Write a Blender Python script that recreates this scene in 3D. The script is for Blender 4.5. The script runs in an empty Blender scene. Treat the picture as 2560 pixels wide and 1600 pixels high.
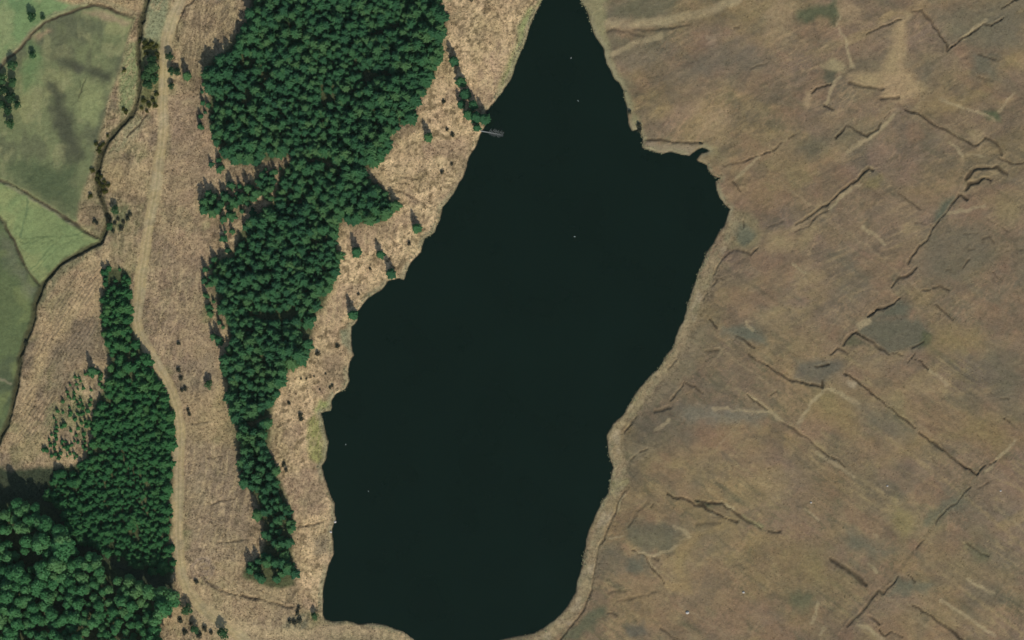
import bpy, math, random
import numpy as np
from mathutils import Vector, Matrix

# ------------------------------------------------------------------ camera, sky, sun, exposure
SC = bpy.context.scene
COL = SC.collection
MPP = 0.2                      # metres per photo pixel (2560 x 1600)
CAM_H = 3000.0
SUN_AZ, SUN_EL = math.radians(162), math.radians(37)
SUN_STRENGTH, SKY_STRENGTH, EXPOSURE = 3.0, 0.09, 0.0
K_LIGHT = 0.80                 # what a sunlit level white surface renders at: sunlit photo colour / K = base colour

cam_data = bpy.data.cameras.new('camera')
cam = bpy.data.objects.new('camera', cam_data); COL.objects.link(cam)
# a little off the vertical, from the south-east: the picture shows the south-east sides of the wood edges
CAM = Vector((430.0, -400.0, CAM_H)); cam.location = CAM
c_fwd = (-CAM).normalized(); c_right = c_fwd.cross(Vector((0, 1, 0))).normalized(); c_up = c_right.cross(c_fwd)
cam.rotation_euler = Matrix((c_right, c_up, -c_fwd)).transposed().to_euler()
cam_data.sensor_width = 36.0
cam_data.lens = 36.0 * CAM.length / (2560 * MPP)
cam_data.clip_start, cam_data.clip_end = 10.0, 20000.0
SC.camera = cam

world = bpy.data.worlds.new('World'); SC.world = world; world.use_nodes = True
wn = world.node_tree.nodes; wn.clear()
wo = wn.new('ShaderNodeOutputWorld'); wb = wn.new('ShaderNodeBackground'); ws = wn.new('ShaderNodeTexSky')
ws.sky_type = 'NISHITA'; ws.sun_disc = False
ws.sun_elevation = SUN_EL; ws.sun_rotation = SUN_AZ
wb.inputs[1].default_value = SKY_STRENGTH
world.node_tree.links.new(ws.outputs[0], wb.inputs[0]); world.node_tree.links.new(wb.outputs[0], wo.inputs[0])

sun_d = bpy.data.lights.new('sun', 'SUN'); sun_d.energy = SUN_STRENGTH; sun_d.angle = math.radians(0.53)
sun_d.color = (1.0, 0.955, 0.88)
sun = bpy.data.objects.new('sun', sun_d); COL.objects.link(sun); sun.location = (150, -500, 400)
tosun = Vector((math.sin(SUN_AZ) * math.cos(SUN_EL), math.cos(SUN_AZ) * math.cos(SUN_EL), math.sin(SUN_EL)))
sun.rotation_euler = (-tosun).to_track_quat('-Z', 'Y').to_euler()

vs = SC.view_settings
vs.view_transform = 'Standard'; vs.look = 'None'; vs.gamma = 1.0; vs.exposure = EXPOSURE; vs.use_curve_mapping = False

# ------------------------------------------------------------------ helpers
rng = np.random.default_rng(7)
random.seed(7)

def W(sx, sy):                       # photo pixel -> the point of the level ground it shows, in metres
    d = c_fwd * CAM.length + c_right * ((sx - 1280) * MPP) + c_up * ((800 - sy) * MPP)
    k = (GROUND_Z - CAM.z) / d.z
    return (CAM.x + d.x * k, CAM.y + d.y * k)
GROUND_Z = 1.0
def T(c, r, pts):                    # points read in an enlarged tile (640x400 px shown at 3.78x)
    return [W(c * 640 + x / 3.78, r * 400 + y / 3.78) for x, y in pts]
def D(pts):                          # points read in the whole picture shown 2419 px wide
    return [W(x * 1.0582, y * 1.0582) for x, y in pts]
def S(pts):
    return [W(x, y) for x, y in pts]

def lin(c):
    c = np.asarray(c, float) / 255.0
    return np.where(c <= 0.04045, c / 12.92, ((c + 0.055) / 1.055) ** 2.4)
def alb(c):
    return lin(c) / K_LIGHT

_lat = {}
def vnoise(x, y, scale, seed):
    if seed not in _lat:
        _lat[seed] = np.random.default_rng(1000 + seed).random((256, 256)).astype(np.float32)
    L = _lat[seed]
    u, v = x / scale + 37.7 * seed, y / scale + 11.3 * seed
    iu, iv = np.floor(u).astype(np.int64), np.floor(v).astype(np.int64)
    fu, fv = (u - iu).astype(np.float32), (v - iv).astype(np.float32)
    fu = fu * fu * (3 - 2 * fu); fv = fv * fv * (3 - 2 * fv)
    a, b = iu & 255, iv & 255
    a1, b1 = (a + 1) & 255, (b + 1) & 255
    return (L[a, b] * (1 - fu) + L[a1, b] * fu) * (1 - fv) + (L[a, b1] * (1 - fu) + L[a1, b1] * fu) * fv
def fbm(x, y, scale, seed, octv=4, gain=0.5):
    s, amp, tot = 0, 1.0, 0.0
    for k in range(octv):
        s = s + amp * vnoise(x, y, scale / 2 ** k, seed + 17 * k); tot += amp; amp *= gain
    return s / tot
def sstep(a, b, x):
    t = np.clip((x - a) / (b - a), 0, 1)
    return t * t * (3 - 2 * t)
def rot(x, y, deg):                  # coordinates along / across a direction
    c, s = math.cos(math.radians(deg)), math.sin(math.radians(deg))
    return x * c + y * s, -x * s + y * c

def dist_line(px, py, pts, closed=False):
    d = np.full(px.shape, 1e9, np.float32)
    n = len(pts)
    for i in range(n if closed else n - 1):
        ax, ay = pts[i]; bx, by = pts[(i + 1) % n]
        ex, ey = bx - ax, by - ay
        L2 = ex * ex + ey * ey + 1e-9
        t = np.clip(((px - ax) * ex + (py - ay) * ey) / L2, 0, 1)
        dd = (px - ax - t * ex) ** 2 + (py - ay - t * ey) ** 2
        np.minimum(d, dd, out=d)
    return np.sqrt(d)
def inside(px, py, pts):
    c = np.zeros(px.shape, bool); n = len(pts); j = n - 1
    for i in range(n):
        xi, yi = pts[i]; xj, yj = pts[j]
        if yi != yj:
            c ^= ((yi > py) != (yj > py)) & (px < (xj - xi) * (py - yi) / (yj - yi) + xi)
        j = i
    return c
def signed(px, py, pts):             # negative inside
    d = dist_line(px, py, pts, True)
    return np.where(inside(px, py, pts), -d, d)

# ------------------------------------------------------------------ traced outlines (all on the ground)
LAKE = S([(1354, 0), (1341, 26), (1325, 66), (1309, 114), (1293, 151), (1281, 188), (1254, 233), (1233, 259), (1214, 278),
 (1219, 299), (1203, 333), (1190, 365), (1172, 392), (1158, 442), (1143, 466), (1127, 493), (1108, 519), (1100, 548),
 (1087, 580), (1063, 596), (1055, 617), (1053, 632), (1026, 657), (1013, 686), (1010, 699), (997, 694), (971, 704), (955, 723),
 (936, 733), (920, 744), (902, 768), (891, 781), (893, 800), (886, 808), (878, 816), (879, 853), (878, 874), (885, 887),
 (874, 906), (871, 932), (873, 951), (862, 972), (841, 983), (828, 1001), (829, 1020), (825, 1026), (804, 1033), (809, 1051),
 (813, 1078), (820, 1104), (815, 1144), (804, 1165), (812, 1194), (817, 1208), (825, 1234), (836, 1258), (836, 1282),
 (841, 1300), (833, 1311), (830, 1332), (833, 1364), (834, 1385), (823, 1406), (815, 1433), (809, 1464), (807, 1491),
 (808, 1536), (812, 1547), (830, 1552), (865, 1549), (883, 1554), (894, 1560), (931, 1558), (965, 1562), (992, 1573),
 (1010, 1581), (1024, 1592), (1037, 1600), (1075, 1611), (1150, 1615), (1220, 1610), (1270, 1594), (1320, 1586), (1346, 1576), (1373, 1557),
 (1399, 1536), (1423, 1509), (1439, 1478), (1443, 1451), (1449, 1425), (1457, 1396), (1462, 1372), (1464, 1348), (1470, 1327),
 (1481, 1300), (1492, 1274), (1505, 1253), (1518, 1232), (1523, 1200), (1526, 1184), (1531, 1168), (1523, 1149), (1518, 1131),
 (1515, 1091), (1523, 1075), (1534, 1057), (1558, 1035), (1568, 1017), (1582, 990), (1597, 969), (1616, 948), (1645, 922),
 (1661, 895), (1679, 869), (1689, 840), (1698, 816), (1709, 797), (1719, 752), (1732, 717), (1743, 680), (1756, 659),
 (1767, 627), (1780, 609), (1796, 580), (1812, 559), (1822, 530), (1825, 522), (1809, 511), (1799, 495), (1791, 474),
 (1789, 453), (1799, 445), (1780, 437), (1769, 424), (1767, 411), (1743, 403), (1740, 397), (1753, 384), (1772, 376),
 (1756, 368), (1743, 373), (1724, 390), (1703, 386), (1677, 378), (1656, 384), (1632, 378), (1605, 368), (1605, 347),
 (1595, 325), (1579, 328), (1571, 307), (1567, 278), (1560, 243), (1558, 225), (1547, 204), (1534, 196), (1515, 159),
 (1508, 119), (1486, 90), (1476, 61), (1465, 26), (1452, 3), (1440, -40), (1424, -90), (1400, -110), (1378, -80), (1362, -30)])

STREAM = T(0, 0, [(1470, -110), (1430, 0), (1390, 100), (1350, 230), (1345, 350), (1320, 450), (1330, 600), (1345, 700), (1330, 850), (1290, 1030),
 (1220, 1130), (1080, 1270), (965, 1480)]) + T(0, 1, [(945, 60), (940, 180), (960, 330), (1000, 450), (1040, 560), (1000, 700),
 (960, 790), (800, 860), (620, 960), (520, 1060), (430, 1170), (390, 1270), (350, 1380), (340, 1512)]) + T(0, 2, [(270, 180),
 (210, 360), (200, 500), (180, 600), (150, 780), (100, 960), (50, 1080), (0, 1170), (-150, 1400)])
TRACK = T(0, 0, [(1800, -220), (1740, 0), (1650, 200), (1590, 400), (1580, 600), (1565, 800), (1550, 1000), (1555, 1200), (1535, 1400)]) + \
 T(0, 1, [(1510, 0), (1500, 150), (1480, 300), (1450, 450), (1420, 600), (1390, 800), (1370, 950), (1340, 1100), (1330, 1300), (1305, 1512)]) + \
 T(0, 2, [(1330, 130), (1400, 260), (1480, 390), (1560, 540), (1640, 700), (1685, 830), (1710, 1000), (1710, 1200), (1700, 1400)]) + \
 T(0, 3, [(1695, 250), (1695, 500), (1705, 700), (1730, 900), (1790, 1050), (1900, 1190), (2080, 1330), (2230, 1430), (2330, 1530), (2450, 1750)])
SHOREPATH = S([(1838, 548), (1822, 590), (1802, 625), (1780, 659), (1766, 691), (1753, 731), (1740, 765), (1727, 797),
 (1714, 826), (1697, 866), (1675, 900), (1640, 948), (1608, 985), (1578, 1027), (1549, 1067), (1535, 1099), (1537, 1131), (1550, 1165),
 (1555, 1197), (1536, 1232), (1520, 1279), (1502, 1314), (1486, 1359), (1478, 1398), (1469, 1438), (1458, 1486), (1438, 1523),
 (1414, 1552), (1383, 1581), (1350, 1605), (1290, 1640)])
BANK1 = T(0, 0, [(-200, 900), (0, 690), (80, 580), (200, 480), (320, 330), (450, 220), (600, 160), (800, 90), (920, 65), (1040, 85), (1130, 130), (1290, 185)])
DITCH2 = T(0, 1, [(-300, 80), (0, 190), (120, 240), (280, 320), (450, 430), (640, 560), (760, 630), (870, 720), (980, 770)])
DITCH3 = T(0, 1, [(-200, 300), (0, 530), (60, 620), (140, 760), (200, 900), (280, 1060), (400, 1200)])

FIELD_NW = BANK1 + T(0, 0, [(1200, 120), (1000, 50), (800, 10), (450, -20), (300, -300), (-900, -300), (-900, 900)])
FIELD_NW = BANK1[:9] + T(0, 0, [(700, 60), (520, 0), (380, -300), (-900, -300), (-900, 900)])
FIELD_MID = BANK1 + T(0, 0, [(1250, 300), (1200, 480), (1150, 640), (1100, 800), (1020, 980), (980, 1150), (930, 1330), (900, 1500)]) + \
 T(0, 1, [(880, 100), (790, 300), (740, 520), (750, 620)]) + DITCH2[:7][::-1] + T(0, 0, [(-600, 1500)])
FIELD_TRI = DITCH2 + STREAM[18:23] + [DITCH3[-1]] + DITCH3[::-1]
FIELD_SW = DITCH3 + STREAM[23:] + T(0, 2, [(-700, 1800), (-900, 0)]) + T(0, 1, [(-900, 300)])

SPRUCE_N = D([(600, -30), (1046, -30), (1050, 40), (1043, 130), (1030, 190), (985, 240), (975, 278), (920, 318), (930, 355), (880, 398),
 (860, 400), (780, 390), (700, 372), (640, 385), (560, 396), (525, 375), (508, 330), (492, 285), (498, 225), (488, 180), (500, 140), (545, 115), (580, 70), (590, 30)])
SPRUCE_M = D([(662, 400), (700, 372), (780, 390), (860, 400), (872, 418), (925, 455), (932, 490), (900, 528), (860, 533), (815, 520), (800, 545),
 (803, 640), (775, 700), (745, 760), (728, 830), (712, 858), (680, 890), (656, 935), (640, 985), (600, 1000), (560, 1000), (545, 950), (530, 890),
 (525, 840), (545, 820), (530, 760), (498, 660), (500, 625), (548, 605), (570, 545), (600, 520), (645, 475)])
SPRUCE_S = D([(560, 1000), (600, 1000), (640, 985), (640, 1050), (646, 1100), (662, 1130), (690, 1200), (696, 1250), (694, 1290), (696, 1330),
 (700, 1385), (650, 1395), (610, 1382), (572, 1365), (582, 1335), (612, 1312), (626, 1280), (622, 1240), (604, 1180), (578, 1140), (564, 1100), (562, 1040)])
CLEAR_W = D([(470, 480), (500, 450), (545, 420), (600, 420), (640, 400), (658, 425), (640, 460), (600, 480), (580, 505), (540, 520), (490, 515)])
YOUNG = D([(248, 640), (280, 628), (312, 645), (317, 780), (345, 842), (395, 920), (413, 980), (412, 1100), (408, 1230), (410, 1310), (408, 1375), (340, 1350), (300, 1335),
 (240, 1303), (180, 1268), (150, 1230), (112, 1180), (118, 1140), (140, 1115), (170, 1105), (205, 1085), (222, 1020), (232, 950), (258, 905), (262, 850), (246, 800), (243, 720)])
YOUNG_SPARSE = D([(190, 870), (235, 870), (258, 905), (232, 950), (222, 1020), (205, 1085), (150, 1095), (110, 1060), (130, 990), (160, 930)])
OLD_SW = D([(-60, 1196), (20, 1188), (70, 1178), (125, 1198), (152, 1245), (165, 1283), (235, 1315), (305, 1358), (370, 1388), (416, 1400), (420, 1436), (384, 1456), (384, 1560), (-60, 1560)])

# ------------------------------------------------------------------ the ground: one height field to the horizon
def axis(half, step):
    a = np.arange(-half, half + 1e-6, step)
    o, s, v = [], step, half
    while v < 5200:
        s *= 1.18; v += s; o.append(v)
    o = np.array(o)
    return np.concatenate([-o[::-1], a, o])
STEP = 0.66
gx, gy = axis(276, STEP), axis(182, STEP)
NX, NY = len(gx), len(gy)
X, Y = np.meshgrid(gx.astype(np.float32), gy.astype(np.float32))    # row = y

def window(pts, pad):
    xs, ys = [p[0] for p in pts], [p[1] for p in pts]
    i0, i1 = np.searchsorted(gx, min(xs) - pad), np.searchsorted(gx, max(xs) + pad)
    j0, j1 = np.searchsorted(gy, min(ys) - pad), np.searchsorted(gy, max(ys) + pad)
    return slice(max(j0, 0), min(j1 + 1, NY)), slice(max(i0, 0), min(i1 + 1, NX))

def sd_full(pts, pad=40, closed=True):
    out = np.full(X.shape, 1e3, np.float32)
    w = window(pts, pad)
    out[w] = signed(X[w], Y[w], pts) if closed else dist_line(X[w], Y[w], pts)
    return out

wob = (fbm(X, Y, 7, 3, 3) - 0.5) * 2.2 + (fbm(X, Y, 1.8, 5, 2) - 0.5) * 0.9
sd_lake = sd_full(LAKE, 260) + wob * 0.55
d_stream = sd_full(STREAM, 30, False)
d_track = sd_full(TRACK, 30, False)
d_path = sd_full(SHOREPATH, 30, False)
d_b1 = sd_full(BANK1, 20, False); d_d2 = sd_full(DITCH2, 20, False); d_d3 = sd_full(DITCH3, 20, False)

# which side of the lake: a line through the lake's length
EAST = X > np.interp(Y, [-5200, -172, -166, 170, 5200], [-20, -20, -20, 24, 24])

# relief; beyond the surveyed ground the sheet coarsens towards the horizon and carries only broad swells
OUT = np.maximum(np.maximum(np.abs(X) - 274, np.abs(Y) - 180), 0)
fade_s, fade_m, fade_l = 1 - sstep(0, 14, OUT), 1 - sstep(20, 140, OUT), 1 - sstep(150, 700, OUT)
H = 6.0 * (fbm(X, Y, 130, 21, 3) - 0.5) * fade_l + 1.6 * (fbm(X, Y, 32, 22, 3) - 0.5) * fade_m
H = H + np.where(EAST, sstep(0, 160, sd_lake) * 3.0, sstep(0, 120, sd_lake) * 1.0)
far = sstep(400, 3000, np.hypot(X, Y))
H = H * (1 - 0.3 * far) + far * 60 * (fbm(X, Y, 1400, 25, 3) - 0.35)
shore = sstep(0.0, 26.0, sd_lake)
H = 0.45 + np.maximum(sd_lake, 0) * 0.012 + shore * (H + 2.2)
H = np.maximum(H, 0.40)
u1, v1 = rot(X, Y, -36); u2, v2 = rot(X, Y, 24)
south = sstep(40, -40, Y)
rough = (fbm(u1 * 0.45, v1, 3.2, 31, 3) - 0.5) * south + (fbm(u2 * 0.4, v2, 3.2, 32, 3) - 0.5) * (1 - south)
H = H + np.where(EAST, 0.42, 0.34) * rough * sstep(0, 4, sd_lake) * fade_s + 0.16 * (fbm(X, Y, 1.5, 33, 2) - 0.5) * sstep(0, 2, sd_lake) * fade_s
# lake bed
H = np.where(sd_lake < 0, -0.15 - 2.4 * sstep(0, 12, -sd_lake), H)
H = np.where((sd_lake >= 0) & (sd_lake < 0.9), 0.12 + (H - 0.12) * sstep(0, 0.9, sd_lake), H)

CUTS = []   # (points, half-width, depth, side) side>0: a step, the ground north of it stays high
def cut(pts, hw=0.7, depth=0.9, bank=0.06):
    CUTS.append((pts, hw, depth, bank))
def cuts(c, r, *lines, **k):
    for l in lines: cut(T(c, r, l), **k)
M = dict(hw=0.85, depth=1.15)
cuts(3, 0, [(950, 340), (1080, 270), (1260, 200)], **M)
cuts(3, 0, [(1370, 135), (1460, 115), (1530, 200), (1620, 320), (1690, 430), (1700, 500), (1800, 420), (1880, 370), (2040, 250), (2110, 260)], **M)
cuts(3, 0, [(2220, 100), (2380, 0), (2480, -60)], [(540, 1005), (620, 1055)], [(2110, 270), (2230, 200)], **M)
cuts(3, 0, [(420, 880), (490, 830), (590, 815)], [(640, 1310), (720, 1230), (750, 1195), (850, 1250), (940, 1300), (1050, 1240), (1080, 1180)], [(1110, 1130), (1150, 1070)], **M)
cuts(3, 0, [(1310, 1050), (1420, 1090), (1540, 1160), (1600, 1200), (1750, 1280), (1880, 1350), (1960, 1390), (2020, 1370), (2060, 1315), (2170, 1380), (2220, 1480)], **M)
cuts(3, 0, [(780, 800), (900, 830), (1100, 860)], [(1080, 950), (1240, 940)], hw=1.6, depth=0.8)
cuts(3, 0, [(200, 1310), (290, 1280)], [(60, 1430), (140, 1360)], [(2000, 530), (2070, 560), (2150, 590)], [(1980, 740), (2060, 770), (2120, 780)], hw=0.9, depth=0.7)
cuts(2, 0, [(1250, 1325), (1400, 1318), (1600, 1345), (1800, 1348)], hw=0.8, depth=1.2)
cuts(2, 0, [(2110, 270), (2170, 265)], [(2260, 650), (2410, 610)], hw=0.6, depth=0.6)
cuts(2, 0, [(900, 290), (940, 265), (1060, 300), (1250, 350)], [(1140, 290), (1400, 285), (1700, 230)], hw=1.1, depth=0.55)
cuts(2, 1, [(2000, 50), (2180, 15), (2330, -20), (2440, -60)], [(2090, 205), (2160, 295)], hw=0.6, depth=0.8)
cuts(2, 1, [(1905, 1080), (1960, 980), (2030, 895), (2100, 850), (2200, 875), (2260, 890), (2340, 850)], hw=0.9, depth=0.9)
cuts(2, 1, [(1895, 1190), (1960, 1110), (2030, 1150)], [(1800, 1320), (1840, 1265)], [(2180, 570), (2200, 640)], hw=0.7, depth=0.6)
cuts(3, 1, [(1000, 110), (960, 85), (850, 190), (740, 270), (640, 360), (570, 420), (450, 495), (430, 515), (270, 610)], hw=1.0, depth=1.3)
cuts(3, 1, [(150, 590), (0, 650)], [(570, 490), (470, 540), (380, 640), (250, 690)], [(1460, 490), (1330, 390), (1250, 330)], [(2050, 550), (2260, 690)], hw=0.7, depth=0.6)
cuts(3, 1, [(1880, 300), (1900, 240), (2000, 220), (2060, 190), (2110, 210)], [(1890, 200), (1940, 110), (2020, 90), (2180, 95), (2270, 150)], hw=1.3, depth=1.3)
cuts(3, 1, [(1900, 390), (1810, 340), (1770, 390), (1700, 510), (1620, 580), (1560, 670), (1510, 780), (1430, 820), (1380, 910), (1330, 990)], **M)
cuts(3, 1, [(1410, 1040), (1360, 1090), (1230, 1145), (1180, 1210)], [(1260, 1320), (1200, 1370), (1100, 1410), (1020, 1440), (960, 1500)], hw=1.2, depth=1.3)
cuts(3, 1, [(2190, 0), (2320, 60), (2480, 40)], [(1920, 955), (1850, 1030)], [(2130, 1070), (2230, 1160)], [(1560, 1220), (1640, 1210), (1710, 1255)], [(1600, 1390), (1760, 1530)], [(1480, 1240), (1540, 1250)], hw=0.7, depth=0.8)
cuts(3, 1, [(1860, 720), (1980, 710)], [(2020, 760), (2100, 740), (2150, 800)], [(1900, 860), (1960, 860)], [(1400, 610), (1560, 640)], [(1690, 1055), (1740, 1055)], [(2400, 860), (2460, 900)], hw=0.7, depth=0.5)
cuts(2, 2, [(1870, 0), (1940, 80)], [(2110, 160), (2200, 190), (2300, 270)], [(2250, 330), (2340, 400), (2420, 445)], [(2240, 720), (2419, 850)], hw=0.8, depth=0.9)
cuts(2, 2, [(1480, 460), (1560, 380)], [(1640, 590), (1740, 630), (1800, 690)], [(1060, 1060), (1130, 960), (1200, 900)], [(1120, 1310), (1160, 1285)], [(1210, 1260), (1290, 1220)], [(1500, 760), (1620, 600)], hw=0.9, depth=0.7)
cuts(2, 2, [(1850, 300), (1960, 290)], [(1360, 870), (1500, 830)], hw=1.5, depth=0.6)
cuts(3, 2, [(0, 440), (100, 510), (230, 580), (380, 610), (530, 640), (520, 590)], [(720, 250), (800, 140), (850, 135), (950, 200), (1060, 270), (1150, 340), (1200, 320), (1280, 360)], hw=1.0, depth=1.2)
cuts(3, 2, [(600, 340), (660, 270), (760, 330)], [(460, 450), (580, 440)], [(1380, 270), (1480, 210)], [(1340, 410), (1400, 330)], [(1370, 375), (1450, 410), (1510, 480)], hw=0.8, depth=0.9)
cuts(3, 2, [(730, 510), (840, 580), (950, 670), (1060, 760), (1180, 860), (1300, 960), (1400, 1040)], [(1440, 1075), (1580, 1170), (1720, 1290), (1870, 1400), (1980, 1470), (2060, 1400), (2170, 1340)], hw=0.75, depth=1.25)
cuts(3, 2, [(150, 980), (290, 1070), (400, 1140), (490, 1220), (580, 1300)], [(600, 1305), (680, 1330), (740, 1400)], hw=0.75, depth=1.0)
cuts(3, 2, [(1550, 1320), (1600, 1360)], [(40, 720), (90, 685)], [(2200, 760), (2280, 770)], [(2240, 950), (2300, 995)], [(0, 1410), (60, 1410)], hw=0.7, depth=0.6)
cuts(2, 3, [(1480, 130), (1530, 165), (1650, 190), (1740, 240), (1810, 240), (1850, 280), (1990, 340), (2130, 410)], [(1740, 190), (1860, 225), (1990, 230), (2100, 310), (2200, 370), (2360, 460)], hw=1.0, depth=1.0)
cuts(2, 3, [(1150, 670), (1200, 700), (1250, 700), (1300, 780), (1380, 890), (1450, 975)], [(1320, 730), (1390, 760)], [(1400, 1400), (1500, 1470), (1600, 1530)], [(900, 1250), (1000, 1290)], [(1340, 230), (1310, 270)], hw=0.8, depth=0.8)
cuts(2, 3, [(1060, 100), (1010, 200), (970, 330), (915, 440), (880, 545), (815, 620), (795, 740), (775, 880), (745, 1040), (690, 1190), (620, 1310), (530, 1420), (440, 1530)], hw=0.9, depth=0.9)
cuts(2, 3, [(1180, 300), (1290, 230)], [(1100, 430), (1180, 330)], [(920, 1060), (1090, 1050)], [(1000, 1140), (1200, 1110), (1360, 1050)], [(1760, 420), (1860, 400), (1980, 410)], hw=1.4, depth=0.45)
cuts(3, 3, [(1920, 80), (1830, 180), (1680, 320), (1590, 420)], [(2100, 30), (2000, 90)], [(1490, 570), (1410, 660)], [(1320, 910), (1410, 965)], [(1880, 610), (2090, 740)], [(970, 1290), (1060, 1380)], hw=0.75, depth=0.8)
cuts(3, 3, [(600, 760), (720, 830), (830, 900), (930, 1000)], hw=1.8, depth=1.0)
cuts(3, 3, [(1240, 920), (1150, 1030), (1100, 1080), (1050, 1050), (980, 1150), (900, 1240), (760, 1390)], [(1370, 1195), (1500, 1270), (1660, 1380), (1880, 1530)], [(1060, 1430), (1120, 1480), (1180, 1440), (1270, 1500)], [(10, 490), (110, 500)], hw=0.85, depth=1.0)
# west side ditches and banks
cut(BANK1, 1.0, 0.7, 0.1); cut(DITCH2, 1.5, 1.1, 0.05); cut(DITCH3, 1.2, 0.9, 0.05)
cuts(0, 3, [(1960, 960), (2060, 1040), (2130, 1050), (2250, 1090), (2440, 1125)], hw=0.9, depth=1.0)
cuts(1, 3, [(0, 1120), (150, 1155), (350, 1210)], hw=0.9, depth=1.1)
cuts(1, 3, [(400, 440), (540, 425), (640, 400)], hw=0.8, depth=0.7)
cuts(0, 3, [(2060, 610), (2200, 580), (2420, 560)], [(2000, 240), (2120, 200), (2220, 180)], hw=0.7, depth=0.7)
cuts(0, 2, [(1830, 990), (1900, 970), (2000, 955)], [(1960, 1310), (2100, 1295)], [(790, 620), (660, 600)], hw=0.7, depth=0.6)
cuts(1, 1, [(1150, 60), (1250, 110)], [(1290, 150), (1530, 180)], [(1310, 280), (1420, 330), (1540, 390), (1650, 450)], [(1240, 710), (1350, 800)], hw=0.7, depth=0.6)
cuts(1, 0, [(1720, 1370), (1880, 1440)], hw=0.6, depth=0.5)
cuts(0, 0, [(1880, 0), (1780, 90), (1740, 170), (1700, 230), (1690, 400)], [(1210, 1300), (1320, 1190), (1400, 1090)], hw=0.9, depth=0.9)
cuts(0, 0, [(1270, 190), (1240, 330)], [(820, 740), (760, 920)], hw=0.6, depth=0.4)
cut(STREAM, 1.8, 2.6, 0.05)
cutmask = np.zeros(X.shape, np.float32)
for n, (pts, hw, depth, bank) in enumerate(CUTS):
    w = window(pts, 6)
    wx, wy = X[w] + (fbm(X[w], Y[w], 3.5, 41, 2) - 0.5) * 1.6, Y[w] + (fbm(X[w], Y[w], 3.5, 42, 2) - 0.5) * 1.6
    d = dist_line(wx, wy, pts)
    wid = hw * .52 * (0.3 + 1.4 * fbm(X[w], Y[w], 6, 43, 2))
    m = sstep(wid * 1.6, wid * 0.45, d)
    dep = depth * .55 * (0.3 + 1.3 * fbm(X[w], Y[w], 9, 44, 2)) * sstep(-0.5, 3.0, sd_lake[w])
    cutmask[w] = np.maximum(cutmask[w], m * min(1.0, depth))
    rise = sstep(wid * 3.6, wid * 1.8, d) * (1 - m) * bank
    H[w] = H[w] - m * dep + rise * sstep(0.5, 3.0, sd_lake[w])
# the track lies a little proud and smooth
tr_hw = 2.5 * (0.8 + 0.4 * fbm(X, Y, 14, 51, 2))
m_track = sstep(tr_hw + 0.8, tr_hw - 0.3, d_track + wob * 0.22)
pa_hw = 2.0 * (0.45 + 1.1 * fbm(X, Y, 12, 52, 3))
m_path = sstep(pa_hw + 1.3, pa_hw - 0.9, d_path + wob * 0.5)
# furrows in the replanted strip
uf, vf = rot(X + (fbm(X, Y, 22, 61, 2) - .5) * 5, Y, 56)
furrow_zone = sstep(2, -6, sd_full(D([(250, 590), (245, 780), (200, 900), (120, 1050), (20, 1080), (60, 900), (90, 700), (150, 620)]), 20))
furrow = (0.5 + 0.5 * np.sin(vf * 2 * math.pi / 1.9 + 3 * fbm(X, Y, 6, 63, 2))) * sstep(.38, .58, fbm(uf * .35, vf, 7, 64, 3))
H = H + 0.22 * furrow_zone * furrow

def height(x, y):
    i = int(np.clip(np.searchsorted(gx, x) - 1, 0, NX - 2)); j = int(np.clip(np.searchsorted(gy, y) - 1, 0, NY - 2))
    fx = (x - gx[i]) / (gx[i + 1] - gx[i]); fy = (y - gy[j]) / (gy[j + 1] - gy[j])
    return float((H[j, i] * (1 - fx) + H[j, i + 1] * fx) * (1 - fy) + (H[j + 1, i] * (1 - fx) + H[j + 1, i + 1] * fx) * fy)
def sample(A, x, y):
    i = np.clip(np.searchsorted(gx, x), 0, NX - 1); j = np.clip(np.searchsorted(gy, y), 0, NY - 1)
    return A[j, i]

# ---- base colours of the ground cover (vegetation's own, plus painted shade by the old wood and in ditches)
C = np.zeros(X.shape + (3,), np.float32)
def lay(mask, col):
    global C
    C += mask[..., None] * (np.asarray(col, np.float32) - C)
def var(n, lo, hi):
    return sstep(lo, hi, n)
moor_a, moor_b, moor_c, moor_d = alb((120, 105, 84)), alb((124, 110, 81)), alb((108, 101, 83)), alb((121, 104, 87))
C[:] = moor_a
str1 = fbm(u1 * 0.35, v1, 16, 71, 4); str2 = fbm(u2 * 0.3, v2, 17, 72, 4)
strk = str1 * south + str2 * (1 - south)
lay(var(strk, .47, .68) * .85, moor_b)
lay(var(fbm(X, Y, 34, 73, 4), .5, .68) * .75, moor_c)
lay(var(fbm(u1 * .5, v1, 22, 74, 4), .53, .7) * .6, moor_d)
lay(var(fbm(X, Y, 60, 75, 3), .55, .72) * .5, alb((135, 118, 86)))
lay(var(fbm(u2 * .4, v2, 9, 76, 3), .6, .78) * .5, alb((143, 126, 92)))
lay(var(fbm(u1 * .3, v1, 7, 77, 3), .64, .8) * .55, alb((96, 92, 74)))

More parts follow.
